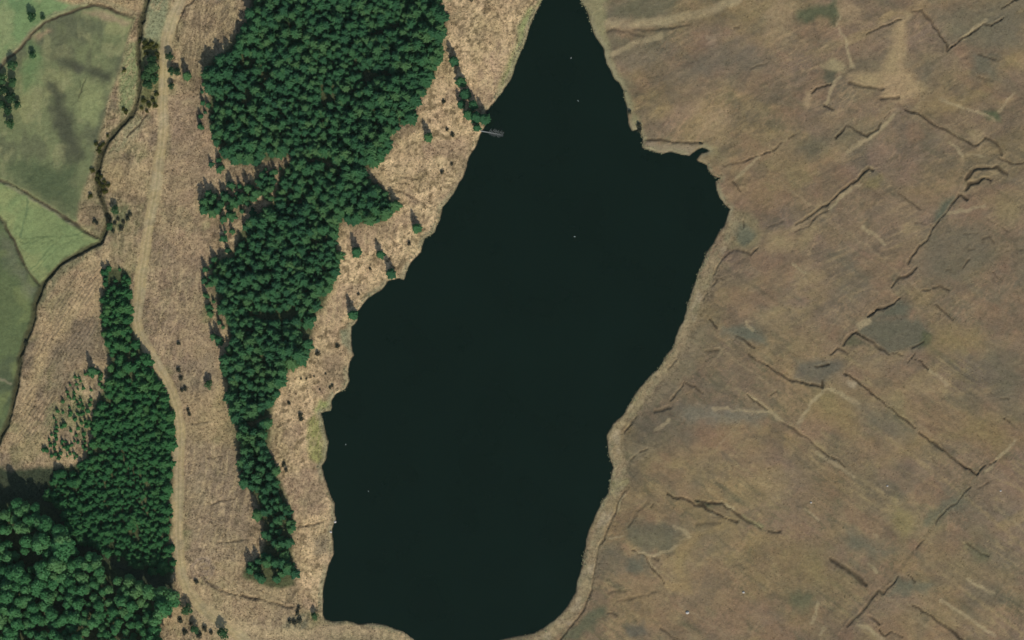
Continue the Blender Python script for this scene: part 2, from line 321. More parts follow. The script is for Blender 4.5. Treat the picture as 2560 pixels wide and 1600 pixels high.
_hue1 = fbm(X, Y, 6.5, 78, 3) - .5; _hue2 = fbm(u1 * .5, v1, 4.5, 79, 3) - .5; _hue3 = fbm(u2 * .4, v2, 11, 80, 3) - .5
def patch(pts, col, soft=2.5, amt=1.0, rag=1.0):
    w = window(pts, soft * 3 + 4)
    s = signed(X[w], Y[w], pts) + (fbm(X[w], Y[w], 5, 81, 3) - .5) * 7 * rag
    m = np.zeros(X.shape, np.float32); m[w] = sstep(soft, -soft, s) * amt
    lay(m, alb(col))
def streak(pts, col, hw=1.0, amt=.8):
    w = window(pts, hw * 3 + 4)
    d = dist_line(X[w] + (fbm(X[w], Y[w], 3, 83, 2) - .5) * 2, Y[w] + (fbm(X[w], Y[w], 3, 84, 2) - .5) * 2, pts)
    m = np.zeros(X.shape, np.float32); m[w] = sstep(hw * 1.5, hw * .4, d) * amt * (0.45 + .8 * fbm(X[w], Y[w], 5, 85, 2)).clip(0, 1)
    lay(m, alb(col))
# every few metres the moor shifts between heather brown, moor-grass straw and wet green-grey
C *= (.95 + .24 * _hue1 + .22 * _hue2)[..., None]
C *= 1 + np.stack([.10 * _hue3 + .06 * _hue2, .02 * _hue3, -.14 * _hue3 - .08 * _hue1], -1)
for l, col, hw, amt in [([(2395, 1050), (2310, 1120), (2200, 1260), (2110, 1370), (2000, 1490)], (92, 82, 64), 1.2, .5), ([(1740, 920), (1880, 1010), (2030, 1130), (2120, 1190)], (146, 130, 98), 1.0, .6),
    ([(2130, 255), (2260, 300), (2340, 340), (2420, 400)], (96, 86, 68), 1.0, .5), ([(2060, 400), (1960, 480), (1850, 560), (1790, 590)], (150, 134, 100), 1.6, .5), ([(2160, 420), (2300, 520), (2420, 600)], (98, 90, 70), .9, .45),
    ([(1820, 980), (1960, 1090), (2110, 1200)], (98, 88, 68), .9, .4), ([(2060, 1010), (2250, 1150), (2420, 1290)], (148, 132, 96), 1.0, .4), ([(1700, 1330), (1860, 1420), (1990, 1512)], (98, 90, 68), 1.0, .4), ([(2240, 940), (2420, 1060)], (98, 92, 72), 1.1, .4), ([(2190, 1330), (2420, 1500)], (150, 134, 98), .9, .45)]:
    streak(D(l), col, hw, amt)
# straw-coloured and dark wisps a few metres long, combed along the slope and the old cutting lines
def wisps(deg, L, wdt, seed, lo, hi):
    a, b = rot(X, Y, deg)
    n = fbm(a * (wdt / L), b + 2.5 * (fbm(X, Y, 25, seed + 3, 2) - .5), wdt, seed, 2)
    return sstep(lo, hi, 1 - np.abs(2 * n - 1)) * sstep(.42, .62, fbm(X, Y, 18, seed + 5, 3))
sth = south
lay(wisps(-36, 15, 2.2, 211, .86, .97) * (.25 + .75 * sth) * .5, alb((146, 131, 96)))
lay(wisps(24, 17, 2.4, 221, .86, .97) * (1 - .7 * sth) * .5, alb((146, 128, 98)))
lay(wisps(-40, 12, 2.0, 231, .84, .97) * (.3 + .7 * sth) * .5, alb((84, 84, 64)))
lay(wisps(28, 14, 2.0, 241, .84, .97) * (1 - .6 * sth) * .5, alb((92, 84, 66)))
lay(wisps(55, 10, 1.8, 251, .88, .98) * .35, alb((146, 122, 96)))
C *= np.array([1.075, 1.025, .95], np.float32)
lay(var(fbm(u1 * .6, v1, 13, 261, 4), .56, .68) * .4, alb((128, 102, 78)))      # rusty deer-grass
lay(var(fbm(X, Y, 9, 263, 4), .56, .68) * .35, alb((96, 87, 70)))                # darker heather
# the old hand-dug drains: faint, straight, in two crossing families
_r = random.Random(77)
for q in range(64):
    fam = q % 3
    a = math.radians((-37, -35, 50)[fam] + _r.uniform(-4, 4)); Lq = _r.uniform(18, 75) * (.6 if fam == 2 else 1)
    cx, cy = _r.uniform(95, 262), _r.uniform(-162, 120 if fam < 2 else 160)
    if fam < 2 and cy > 70: a = math.radians(24 + _r.uniform(-5, 5))
    l = [(cx + math.cos(a) * Lq * t, cy + math.sin(a) * Lq * t) for t in (-.5, -.17, .17, .5)]
    streak(l, (88, 80, 62) if q % 5 < 3 else (148, 131, 98), _r.uniform(.35, .75), _r.uniform(.2, .45))
# moor patches
patch(T(3, 0, [(250, 210), (280, 110), (400, 80), (560, 80), (640, 20), (690, 30), (690, 180), (640, 250), (560, 190), (470, 180), (380, 240)]), (84, 86, 62), 2.2, .95, .5)
patch(T(3, 0, [(0, 0), (300, 0), (260, 120), (180, 260), (200, 400), (0, 440)]), (147, 127, 93), 5, .7)
patch(T(3, 0, [(680, 30), (800, 30), (880, 120), (860, 200), (760, 170), (690, 220)]), (143, 122, 92), 2, .8)
patch(T(3, 0, [(1230, 210), (1330, 180), (1320, 400), (1300, 600), (1400, 780), (1500, 860), (1420, 930), (1250, 960), (1110, 920), (1090, 850), (900, 810), (720, 720), (1000, 740), (1080, 650), (1150, 540), (1200, 440)]), (152, 131, 96), 3, .95, .7)
patch(T(3, 0, [(540, 640), (620, 590), (740, 620), (740, 700), (640, 700)]), (150, 135, 100), 1.5, .8, .5)
patch(T(3, 0, [(560, 690), (660, 690), (630, 810), (570, 800)]), (84, 82, 64), 1.5, .8, .5)
patch(T(3, 0, [(380, 880), (430, 900), (390, 1020), (330, 1010)]), (155, 133, 100), 1.5, .8, .5)
patch(T(3, 0, [(1900, 480), (2160, 560), (2180, 760), (1960, 740)]), (98, 94, 76), 4, .8)
patch(T(3, 0, [(1560, 130), (2200, 60), (2419, 0), (2419, 500), (1900, 400), (1720, 450)]), (104, 98, 78), 6, .7)
patch(T(3, 0, [(2050, 1080), (2180, 1060), (2210, 1170), (2090, 1160)]), (82, 88, 62), 1.6, .9, .4)
patch(T(3, 0, [(1890, 1260), (2050, 1250), (2040, 1370), (1960, 1380)]), (140, 122, 90), 1.6, .8, .4)
patch(T(3, 0, [(640, 1200), (1080, 1180), (1000, 1400), (640, 1400), (400, 1512), (300, 1400)]), (100, 94, 74), 5, .65)
patch(T(2, 0, [(910, 160), (960, 60), (1060, 0), (1450, -60), (1600, 0), (1500, 100), (1250, 190), (1000, 180)]), (101, 96, 73), 3, .85, .7)
patch(T(2, 0, [(1900, 450), (2300, 380), (2400, 620), (1800, 760), (1400, 780), (1700, 640)]), (105, 97, 80), 7, .7)
patch(T(2, 0, [(1800, 1130), (2050, 1060), (2100, 1200), (1950, 1300), (1780, 1290)]), (140, 121, 90), 5, .6)
patch(T(2, 0, [(1840, 360), (2000, 330), (2000, 400), (1860, 410)]), (148, 128, 102), 1.5, .7)
patch(T(2, 0, [(640, -40), (900, -60), (890, 200), (880, 330), (930, 460), (960, 640), (1030, 700), (1060, 850), (1150, 1000), (1220, 1180), (1160, 1220), (1060, 900), (900, 640), (770, 330)]), (136, 130, 93), 2.0, .8, .5)
patch(T(2, 0, [(1230, 1350), (1790, 1370), (1660, 1480), (1420, 1460), (1240, 1400)]), (133, 119, 95), 1.5, .8, .4)
patch(T(2, 0, [(1800, 1340), (1950, 1420), (2000, 1500), (1800, 1512), (1900, 1430)]), (140, 125, 90), 2, .8)
patch(T(2, 1, [(2100, 470), (2230, 510), (2330, 560), (2340, 640), (2390, 700), (2350, 800), (2260, 870), (2050, 840), (2090, 640)]), (135, 122, 88), 2.5, .9, .5)
patch(T(2, 1, [(2110, 560), (2250, 640), (2300, 720), (2200, 830), (2110, 760), (2080, 650)]), (108, 107, 84), 2, .9, .5)
patch(T(2, 1, [(2350, 700), (2419, 620), (2440, 860), (2350, 860)]), (120, 104, 78), 2, .6)
patch(T(3, 1, [(0, 680), (140, 700), (300, 740), (420, 640), (480, 600), (440, 760), (200, 880), (0, 860)]), (140, 122, 88), 4, .75)
patch(T(3, 1, [(900, 200), (1050, 180), (1040, 280), (880, 290)]), (124, 112, 74), 3, .7)
patch(T(3, 1, [(1640, 400), (1760, 380), (1700, 520), (1600, 600), (1590, 540)]), (84, 90, 72), 2.2, .8, .5)
patch(T(3, 1, [(1500, 700), (1900, 640), (2150, 760), (2150, 1000), (1900, 1150), (1500, 1200), (1400, 1000)]), (102, 95, 76), 6, .7)
patch(T(3, 1, [(2050, 380), (2419, 330), (2419, 600), (2200, 620)]), (132, 118, 82), 6, .6)
patch(T(3, 1, [(1140, 1220), (1330, 1260), (1260, 1320), (1180, 1310)]), (145, 130, 95), 1.5, .7)
patch(T(3, 1, [(1250, 1320), (1360, 1400), (1340, 1512), (1180, 1512), (1000, 1512), (1100, 1420)]), (90, 92, 74), 2.5, .8, .5)
patch(T(3, 2, [(880, 40), (960, 0), (1420, 0), (1560, 150), (1500, 240), (1380, 300), (1150, 320), (1000, 220), (870, 140)]), (94, 91, 73), 2, .85, .5)
patch(T(3, 2, [(1480, 130), (1570, 140), (1540, 240), (1440, 270)]), (76, 80, 56), 1.5, .8, .4)
patch(T(3, 2, [(720, 250), (810, 150), (900, 200), (980, 260), (800, 260)]), (80, 82, 60), 1.5, .7, .4)
patch(T(3, 2, [(280, 400), (600, 370), (720, 420), (680, 500), (520, 620), (250, 570)]), (92, 89, 76), 3, .75, .6)
patch(T(3, 2, [(760, 590), (850, 600), (840, 660), (780, 650)]), (160, 142, 112), .8, .9, .3)
patch(T(3, 2, [(480, 680), (640, 680), (860, 760), (800, 1100), (600, 1000), (380, 900)]), (130, 113, 76), 6, .7)
patch(T(3, 2, [(820, 780), (1200, 860), (1400, 1060), (1300, 1120), (950, 1040)]), (105, 98, 78), 6, .7)
patch(T(3, 2, [(1600, 80), (2100, 150), (2000, 320), (1550, 300)]), (132, 115, 76), 6, .65)
patch(T(3, 2, [(2000, 300), (2419, 250), (2419, 900), (2250, 900)]), (108, 100, 78), 8, .6)
patch(T(3, 2, [(1880, 900), (2200, 950), (2350, 1150), (2200, 1300), (1800, 1100)]), (130, 114, 74), 7, .6)
patch(T(2, 2, [(1980, 60), (2200, 60), (2419, 160), (2419, 250), (2200, 200), (2000, 130)]), (98, 98, 80), 2.2, .85, .6)
patch(T(2, 2, [(1600, 820), (2100, 840), (2400, 900), (2300, 1000), (1800, 960), (1560, 960)]), (112, 108, 90), 4, .7)
patch(T(2, 2, [(1240, 920), (1600, 820), (1500, 1000), (1300, 1100), (1060, 1100), (1150, 960)]), (100, 92, 74), 4, .7)
patch(T(2, 2, [(1020, 1060), (1150, 1100), (1100, 1250), (1020, 1240)]), (110, 98, 74), 2, .8)
patch(T(2, 3, [(1080, 420), (1250, 380), (1500, 440), (1640, 560), (1540, 680), (1300, 700), (1080, 560)]), (96, 93, 73), 3.5, .75)
patch(T(2, 3, [(1080, 740), (1250, 700), (1310, 800), (1250, 880), (1090, 860)]), (92, 91, 74), 2.5, .75)
patch(T(2, 3, [(800, 640), (1000, 560), (1080, 700), (1000, 900), (800, 860)]), (102, 94, 75), 3, .6)
patch(T(2, 3, [(1530, 800), (1560, 640), (1680, 520), (1990, 440), (1720, 600), (1640, 800), (1700, 980), (1700, 1060), (1560, 1020)]), (135, 116, 80), 2.5, .8, .7)
patch(T(2, 3, [(1440, 960), (1640, 960), (1600, 1060), (1420, 1040)]), (142, 120, 84), 2, .7)
patch(T(2, 3, [(1750, 200), (1880, 220), (1990, 240), (1900, 300), (1800, 240)]), (86, 88, 64), 1.5, .8, .5)
patch(T(2, 3, [(2190, 340), (2280, 390), (2400, 440), (2370, 470), (2220, 400)]), (136, 132, 92), 1.2, .85, .4)
patch(T(2, 3, [(1050, 1380), (1240, 1370), (1330, 1480), (1100, 1512)]), (86, 84, 72), 2.5, .75)
patch(T(2, 3, [(620, 1330), (760, 1220), (900, 1200), (760, 1400), (600, 1512), (480, 1512)]), (92, 94, 70), 2.2, .8)
patch(T(2, 3, [(930, 0), (1100, 0), (1050, 80), (960, 130), (930, 70)]), (112, 116, 76), 1.5, .9, .4)
patch(T(3, 3, [(1620, 250), (1900, 100), (1800, 300), (1600, 420), (1500, 430), (1480, 330)]), (96, 96, 76), 3, .7)
patch(T(3, 3, [(740, 450), (1050, 620), (1240, 700), (1050, 740), (760, 620)]), (100, 98, 78), 4, .75)
patch(T(3, 3, [(200, 1080), (480, 1060), (440, 1180), (240, 1260)]), (88, 90, 66), 3, .75)
patch(T(3, 3, [(1880, 640), (2120, 700), (2100, 820), (1950, 800)]), (92, 94, 68), 2.5, .7)
patch(T(3, 3, [(1240, 940), (1420, 960), (1560, 1000), (1480, 1080), (1150, 1100)]), (96, 97, 78), 3, .7)
patch(T(3, 3, [(0, 580), (560, 560), (620, 860), (900, 1060), (560, 1060), (100, 760)]), (128, 113, 76), 7, .6)
patch(T(3, 3, [(1480, 540), (1880, 700), (2300, 900), (2419, 1100), (1800, 950), (1500, 720)]), (130, 112, 80), 6, .6)
patch(T(3, 3, [(1200, 200), (1420, 380), (1440, 520), (1280, 560), (1180, 380)]), (132, 119, 78), 4, .65)
patch(T(2, 2, [(1640, 0), (1880, 60), (1760, 420), (1560, 700), (1280, 860), (1180, 820), (1480, 460), (1600, 200)]), (132, 119, 91), 4, .6)
# pale worn lines over the moor
for c, r, l, hw in [(3, 0, [(660, 260), (690, 180)], .7), (3, 0, [(680, 300), (740, 400), (780, 540), (810, 650)], .8), (3, 0, [(690, 740), (620, 840), (560, 990)], .8),
    (3, 0, [(1640, 950), (1850, 1040)], .8), (3, 0, [(1905, 1045), (2150, 1150)], .8), (3, 0, [(2190, 1080), (2330, 910)], .7), (3, 0, [(760, 1440), (900, 1350), (1080, 1230), (1190, 1110)], 1.1),
    (3, 0, [(1740, 1360), (1850, 1500)], .7), (3, 0, [(1880, 1470), (2060, 1500)], .6), (3, 0, [(1850, 390), (1960, 290), (2060, 220)], .9),
    (2, 0, [(920, 230), (1200, 235), (1400, 210), (1800, 140), (2000, 60), (2150, 0)], 2.4), (2, 0, [(960, 510), (1150, 420), (1420, 350)], 1.4),
    (2, 1, [(2330, -10), (2200, 100), (2100, 190)], .9), (3, 1, [(910, 650), (1000, 720), (1120, 810)], .9), (3, 1, [(240, 1000), (360, 1080)], .8), (3, 1, [(870, 240), (720, 340), (600, 460)], .9),
    (3, 1, [(1720, 530), (1900, 490), (2050, 460)], .9), (3, 2, [(1510, 480), (1620, 540), (1700, 630)], 1.0), (3, 2, [(460, 1260), (640, 1370), (820, 1490)], .9), (3, 2, [(600, 660), (860, 800)], 1.2),
    (3, 2, [(880, 60), (960, 20)], 1.6), (3, 2, [(300, 980), (440, 780), (560, 660)], 1.0), (3, 2, [(2080, 1440), (2200, 1310), (2350, 1160)], .8), (3, 2, [(0, 860), (150, 970)], 1.0),
    (2, 2, [(1910, 850), (2060, 850)], .9), (2, 2, [(2090, 860), (2390, 880)], .7), (2, 2, [(2210, 30), (2280, 110)], .8), (2, 2, [(2250, 720), (2400, 830)], .8), (2, 2, [(1350, 1050), (1500, 960)], .9),
    (2, 3, [(1550, 450), (1620, 480), (1690, 540)], 1.2), (2, 3, [(1180, 690), (1260, 690), (1340, 730), (1440, 690), (1560, 640)], .8), (2, 3, [(1290, 770), (1380, 880)], .6),
    (2, 3, [(1000, 300), (1010, 200), (1060, 140)], .6), (2, 3, [(900, 530), (960, 560), (1050, 530)], .6), (2, 3, [(1990, 220), (2100, 290)], .8), (2, 3, [(1870, 300), (1930, 340)], .7),
    (3, 3, [(350, 280), (490, 380)], .6), (3, 3, [(1830, 1260), (2150, 1490)], .9), (3, 3, [(1650, 1140), (1830, 1260)], .7), (3, 3, [(1900, 950), (2150, 1090)], .8), (3, 3, [(950, 800), (1040, 880)], .6), (3, 3, [(490, 1180), (420, 1360)], .9), (3, 3, [(1010, 520), (1040, 545)], .7),
    (3, 3, [(860, 1370), (960, 1420), (1100, 1512)], 1.0), (3, 3, [(550, 1400), (500, 1460)], .8)]:
    streak(T(c, r, l), (158, 141, 106), hw, .75)

# west side: dead grass and bracken
WEST = ~EAST
Cm = C.copy()
C[:] = alb((138, 119, 93))
lay(var(fbm(X, Y, 14, 101, 4), .45, .62) * .9, alb((160, 137, 106)))
lay(var(fbm(X, Y, 20, 102, 4), .5, .64) * .85, alb((116, 102, 84)))
lay(var(fbm(X * .6, Y, 8, 110, 4), .54, .68) * .7, alb((108, 96, 78)))
lay(var(fbm(X * 1.6, Y * .8, 11, 112, 4), .55, .68) * .7, alb((168, 147, 114)))
lay(var(fbm(X, Y, 2.6, 103, 3), .54, .68) * .75, alb((96, 84, 64)))
lay(var(fbm(X, Y, 2.4, 104, 3), .58, .75) * .6, alb((176, 154, 122)))
lay(var(fbm(X, Y, 9, 105, 3), .6, .75) * .5, alb((118, 118, 82)))
lay(var(fbm(X * .8, Y * 1.2, 26, 114, 4), .5, .62) * .6, alb((112, 99, 82)))
lay(var(fbm(X, Y, 24, 116, 4), .52, .64) * .55, alb((166, 144, 110)))
lay(var(fbm(X, Y, 17, 118, 3), .58, .7) * .5, alb((120, 116, 82)))
lakeband = D([(1055, -40), (1290, -40), (1280, 40), (1210, 190), (1110, 370), (1040, 500), (960, 660), (850, 750), (830, 880), (740, 1080), (790, 1200), (770, 1440), (710, 1440), (705, 1300), (690, 1180), (640, 1090),
 (650, 950), (730, 850), (800, 650), (800, 540), (930, 530), (930, 450), (880, 410), (980, 290), (1045, 150)])
mB = sstep(3, -3, sd_full(lakeband, 20) + wob)
lay(mB * .65, alb((180, 155, 120)))
lay(mB * var(fbm(X, Y, 8, 107, 3), .42, .6) * .7, alb((192, 167, 131)))
lay(mB * var(fbm(X, Y, 1.9, 108, 2), .56, .68) * .8, alb((104, 90, 66)))
lay(mB * var(fbm(X, Y, 12, 109, 3), .58, .7) * .6, alb((146, 124, 102)))
patch(D([(430, 30), (600, 0), (640, 30), (560, 100), (490, 120), (470, 210), (430, 210)]), (112, 98, 78), 3, .8)
patch(D([(400, 220), (470, 215), (510, 380), (540, 420), (470, 480), (490, 600), (480, 780), (530, 830), (510, 900), (420, 890), (350, 800), (345, 650), (390, 480), (400, 330)]), (141, 121, 98), 3, .55)
patch(D([(410, 860), (500, 840), (530, 900), (500, 940), (430, 930)]), (124, 110, 92), 3, .6)
patch(D([(430, 930), (525, 920), (545, 1040), (440, 1060)]), (158, 138, 104), 3, .6)
patch(D([(440, 1040), (560, 1060), (570, 1150), (600, 1260), (560, 1330), (450, 1330)]), (133, 117, 96), 3, .7)
patch(D([(440, 1400), (700, 1440), (740, 1480), (700, 1512), (600, 1512), (520, 1450)]), (150, 130, 103), 3, .5)
patch(T(0, 1, [(560, 1512), (900, 1000), (990, 850), (1060, 850), (1000, 1100), (960, 1500)]), (166, 143, 110), 3, .75)
patch(T(0, 2, [(150, 1150), (250, 780), (320, 430), (440, 0), (700, 0), (520, 250), (400, 600), (300, 900), (240, 1200)]), (168, 146, 110), 2.5, .8, .6)
patch(T(0, 2, [(500, 300), (800, 60), (960, 60), (900, 250), (700, 500), (500, 700)]), (126, 112, 92), 3, .55)
patch(T(0, 2, [(480, 850), (750, 700), (840, 900), (680, 1000), (400, 1100)]), (96, 104, 72), 3, .7)
patch(T(0, 0, [(1380, 0), (1640, -40), (1590, 250), (1540, 420), (1380, 380), (1390, 150)]), (128, 132, 102), 2, .85, .5)
patch(T(0, 0, [(1200, 420), (1310, 420), (1330, 620), (1310, 900), (1280, 1040), (1160, 1100), (1130, 900), (1150, 700)]), (120, 128, 88), 2, .85, .5)
patch(T(0, 0, [(1380, 380), (1530, 420), (1530, 1000), (1300, 1080), (1340, 800), (1340, 500)]), (92, 96, 60), 2, .85, .5)
patch(T(0, 0, [(1090, 1350), (1220, 1170), (1420, 1060), (1420, 1130), (1250, 1330), (1050, 1512)]), (140, 134, 104), 2, .7, .5)
patch(T(0, 1, [(980, 60), (1130, 40), (1180, 150), (1150, 330), (1060, 330), (990, 250)]), (160, 142, 104), 2, .7, .5)
patch(T(0, 1, [(1060, 400), (1270, 420), (1200, 620), (1040, 720), (1080, 560)]), (96, 98, 70), 2, .8, .5)
patch(T(0, 1, [(480, 1120), (600, 1000), (900, 830), (960, 830), (800, 960), (560, 1140), (400, 1400), (380, 1300)]), (106, 104, 78), 1.6, .85, .4)
patch(T(0, 0, [(450, 0), (1400, 0), (1380, 120), (1280, 180), (1100, 110), (920, 60), (700, 70), (520, 0)]), (160, 138, 103), 2, .7, .6)
patch(T(1, 0, [(1780, -40), (1900, -40), (1850, 20), (1780, 40)]), (80, 110, 66), 1.5, .7)
# reeds and sedge by the water, greener
patch(T(1, 2, [(500, 950), (560, 900), (630, 950), (655, 1060), (670, 1200), (650, 1310), (590, 1370), (500, 1300), (480, 1180)]), (133, 131, 82), 1.6, .95, .3)
patch(T(1, 2, [(600, 760), (700, 760), (710, 840), (560, 880), (540, 850)]), (142, 148, 92), 1.2, .9, .3)
patch(T(1, 2, [(800, 100), (880, 70), (905, 200), (880, 270), (800, 220)]), (126, 128, 100), 1.2, .85, .3)
patch(T(1, 2, [(650, 340), (840, 380), (850, 600), (680, 680), (640, 520)]), (128, 110, 88), 2.5, .7)
patch(T(2, 0, [(280, 0), (200, 110), (120, 300), (100, 450), (0, 720), (-30, 660), (40, 430), (60, 250), (180, 60)]), (126, 138, 88), 1.5, .8, .4)
patch(T(1, 0, [(2419, 480), (2419, 720), (2300, 880), (2300, 760), (2380, 600)]), (124, 130, 82), 2, .8, .4)
patch(T(1, 3, [(340, 1290), (480, 1270), (480, 1400), (380, 1460), (260, 1400)]), (104, 102, 84), 1.5, .8, .3)
patch(T(1, 3, [(700, 1440), (1000, 1400), (1200, 1430), (1330, 1512), (1300, 1600), (700, 1600)]), (112, 112, 78), 2, .85, .5)
patch(T(1, 3, [(380, 140), (620, 140), (640, 280), (500, 300), (400, 240)]), (134, 117, 93), 2.5, .8)
patch(T(1, 3, [(560, 540), (700, 560), (720, 740), (640, 740), (540, 640)]), (124, 112, 92), 2, .8)
lay(wisps(72, 13, 1.9, 271, .82, .96) * .5, alb((104, 92, 72))); lay(wisps(80, 15, 2.0, 281, .82, .96) * .55, alb((172, 152, 118))); lay(wisps(50, 12, 1.9, 291, .84, .97) * .45, alb((168, 146, 112)))
C *= np.array([1.05, 1.03, .95], np.float32)
C = np.where(EAST[..., None], Cm, C)

# fields (green), with their own mottling
def field(pts, base, dark, pale, seed, soft=1.6):
    s = sd_full(pts, 20) + wob * .4
    m = sstep(soft, -soft, s)
    lay(m, alb(base))
    lay(m * var(fbm(X, Y, 26, seed, 4), .5, .66) * .85, alb(dark))
    lay(m * var(fbm(X, Y, 15, seed + 1, 4), .54, .7) * .75, alb(pale))
    return s
s_nw = field(FIELD_NW, (110, 129, 84), (100, 122, 80), (132, 138, 94), 121)
s_mid = field(FIELD_MID, (108, 113, 77), (86, 88, 66), (130, 130, 88), 131)
_mm = sstep(1, -2, s_mid)
lay(_mm * var(fbm(X * 1.5, Y * .6, 9, 133, 4), .52, .66) * .6, alb((88, 90, 66))); lay(_mm * var(fbm(X * 1.4, Y * .7, 6, 135, 3), .56, .7) * .55, alb((134, 132, 92)))
s_tri = field(FIELD_TRI, (120, 132, 85), (104, 121, 78), (138, 142, 92), 141)
s_sw = field(FIELD_SW, (92, 102, 66), (80, 88, 62), (112, 119, 74), 151)
patch(T(0, 0, [(450, 750), (560, 820), (640, 1000), (760, 1250), (800, 1512), (680, 1512), (500, 1200), (500, 950)]), (74, 76, 57), 3.5, 1.)
patch(T(0, 0, [(400, 520), (700, 560), (830, 640), (1080, 700), (1060, 790), (900, 740), (720, 660), (480, 580)]), (76, 78, 58), 2.0, 1., .6)
patch(T(0, 0, [(720, 190), (1000, 190), (980, 320), (720, 330)]), (90, 94, 68), 3, .8)
patch(T(0, 0, [(700, 520), (820, 640), (780, 740), (700, 700), (700, 560)]), (74, 74, 58), 2, .9)
patch(T(0, 0, [(780, 760), (950, 770), (990, 950), (900, 1200), (760, 1080)]), (128, 132, 88), 3, .8)
patch(T(0, 0, [(500, 430), (700, 470), (700, 560), (500, 560)]), (124, 122, 86), 3, .5)
patch(T(0, 0, [(300, 420), (440, 560), (380, 800), (250, 860), (240, 700)]), (92, 120, 74), 4, .6)
patch(T(0, 0, [(350, 350), (480, 270), (520, 310), (400, 390)]), (150, 128, 98), 2, .7)
patch(T(0, 0, [(820, 130), (1000, 130), (1250, 230), (1200, 260), (900, 170)]), (146, 126, 98), 1.5, .7, .5)
patch(T(0, 1, [(150, 0), (700, 100), (720, 480), (560, 480), (300, 300), (60, 100)]), (78, 88, 60), 5, .85)
patch(T(0, 1, [(780, 420), (960, 440), (960, 680), (820, 620)]), (124, 108, 82), 2, .7)
patch(T(0, 1, [(0, 700), (100, 760), (250, 1100), (380, 1220), (300, 1300), (150, 1100)]), (112, 112, 86), 4, .6)
for c, r, l, hw, col in [(0, 1, [(200, 745), (560, 740), (820, 690)], .35, (92, 106, 68)), (0, 1, [(200, 785), (520, 780)], .35, (92, 106, 68)), (0, 1, [(210, 740), (280, 380)], .5, (92, 108, 72)),
    (0, 1, [(300, 1050), (520, 800)], .35, (98, 112, 72)), (0, 1, [(340, 1060), (560, 820)], .35, (98, 112, 72)), (0, 2, [(-60, 550), (0, 562), (130, 625)], .6, (134, 126, 98)),
    (0, 0, [(700, 1000), (760, 930), (830, 740)], .35, (84, 90, 62)), (0, 0, [(760, 740), (790, 880)], .3, (84, 90, 62)), (0, 1, [(-20, 200), (120, 255), (450, 445), (760, 650)], .9, (126, 118, 92))]:
    streak(T(c, r, l), col, hw, .8)
patch(D([(440, 1425), (520, 1445), (600, 1482), (720, 1492), (780, 1474), (900, 1480), (960, 1502), (1000, 1540), (800, 1520), (640, 1530), (540, 1530), (480, 1480)]), (166, 145, 110), 2.2, .75, .6)
for q, (rx, ry, ox, oy) in enumerate([(95, 75, 1925, 830), (60, 50, 1940, 830), (105, 100, 1915, 850), (40, 30, 1950, 840)]):
    ring = T(0, 3, [(ox + rx * math.cos(a * .35 + q), oy + ry * math.sin(a * .35 + q)) for a in range(17)])
    streak(ring, (112, 97, 80), .45, .8); streak([(x + .9, y + .4) for x, y in ring], (162, 142, 114), .4, .6)
for dx in (0, 26): streak(T(0, 3, [(1880 + dx, 890), (1960 + dx, 970), (2060 + dx, 1030)]), (112, 97, 78), .4, .8)
# bracken and low brush off the old wood's north edge, its shadow painted in
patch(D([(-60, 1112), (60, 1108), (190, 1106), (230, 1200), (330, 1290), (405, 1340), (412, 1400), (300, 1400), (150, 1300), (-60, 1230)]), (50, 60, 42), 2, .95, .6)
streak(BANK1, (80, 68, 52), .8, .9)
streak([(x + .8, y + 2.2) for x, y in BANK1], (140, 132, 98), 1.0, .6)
lay(furrow_zone * furrow * .55, alb((116, 101, 80)))
lay(np.minimum(cutmask, .9) * sstep(-1, 2, sd_lake) * (.3 + fbm(X, Y, 8, 47, 2)).clip(0, 1), alb((64, 54, 40)))       # bare peat and wet sedge, with the ditch shade painted in
lay(sstep(2.4, .6, d_stream + wob * .8) * .85, alb((62, 62, 42)))
# shore: pale sedge rim, then wet peat
rim = sstep(3.6, 1.2, sd_lake) * sstep(-.4, .6, sd_lake)
lay(rim * (0.2 + .8 * var(fbm(X, Y, 9, 161, 2), .35, .6)) * .8, alb((138, 129, 98)))
lay(sstep(.7, 0, sd_lake), alb((46, 44, 34)))
lay(sstep(0.2, -1, sd_lake), alb((34, 40, 32)))
# track and path
lay(m_track * .94, alb((161, 142, 101)))
lay(m_track * var(fbm(X, Y, 6, 171, 3), .5, .66) * .6, alb((134, 122, 94)))
lay(m_track * var(fbm(X, Y, 10, 172, 3), .52, .68) * .6, alb((160, 146, 112)))
lay(sstep(.7, .2, np.abs(d_track - .95)) * m_track * .4, alb((176, 158, 122)))
lay(sstep(.55, .1, d_track) * m_track * .35, alb((128, 122, 84)))     # grass between the wheel ruts
streak(D([(500, 1440), (560, 1478), (640, 1497), (740, 1499), (820, 1491), (900, 1493), (960, 1506), (1010, 1535)]), (168, 147, 110), 2.2, .9)
lay(sstep(5.0, 1.5, d_path + wob * 1.6) * sstep(-.2, .8, sd_lake) * .4, alb((142, 125, 92)))
lay(m_path * (.25 + .9 * fbm(X, Y, 13, 176, 3)).clip(0, 1) * .75, alb((152, 135, 100)))
lay(m_path * var(fbm(X, Y, 4, 174, 3), .48, .62) * .7, alb((128, 118, 88)))
lay(m_path * var(fbm(X, Y, 7, 178, 3), .54, .66) * .6, alb((158, 141, 112)))
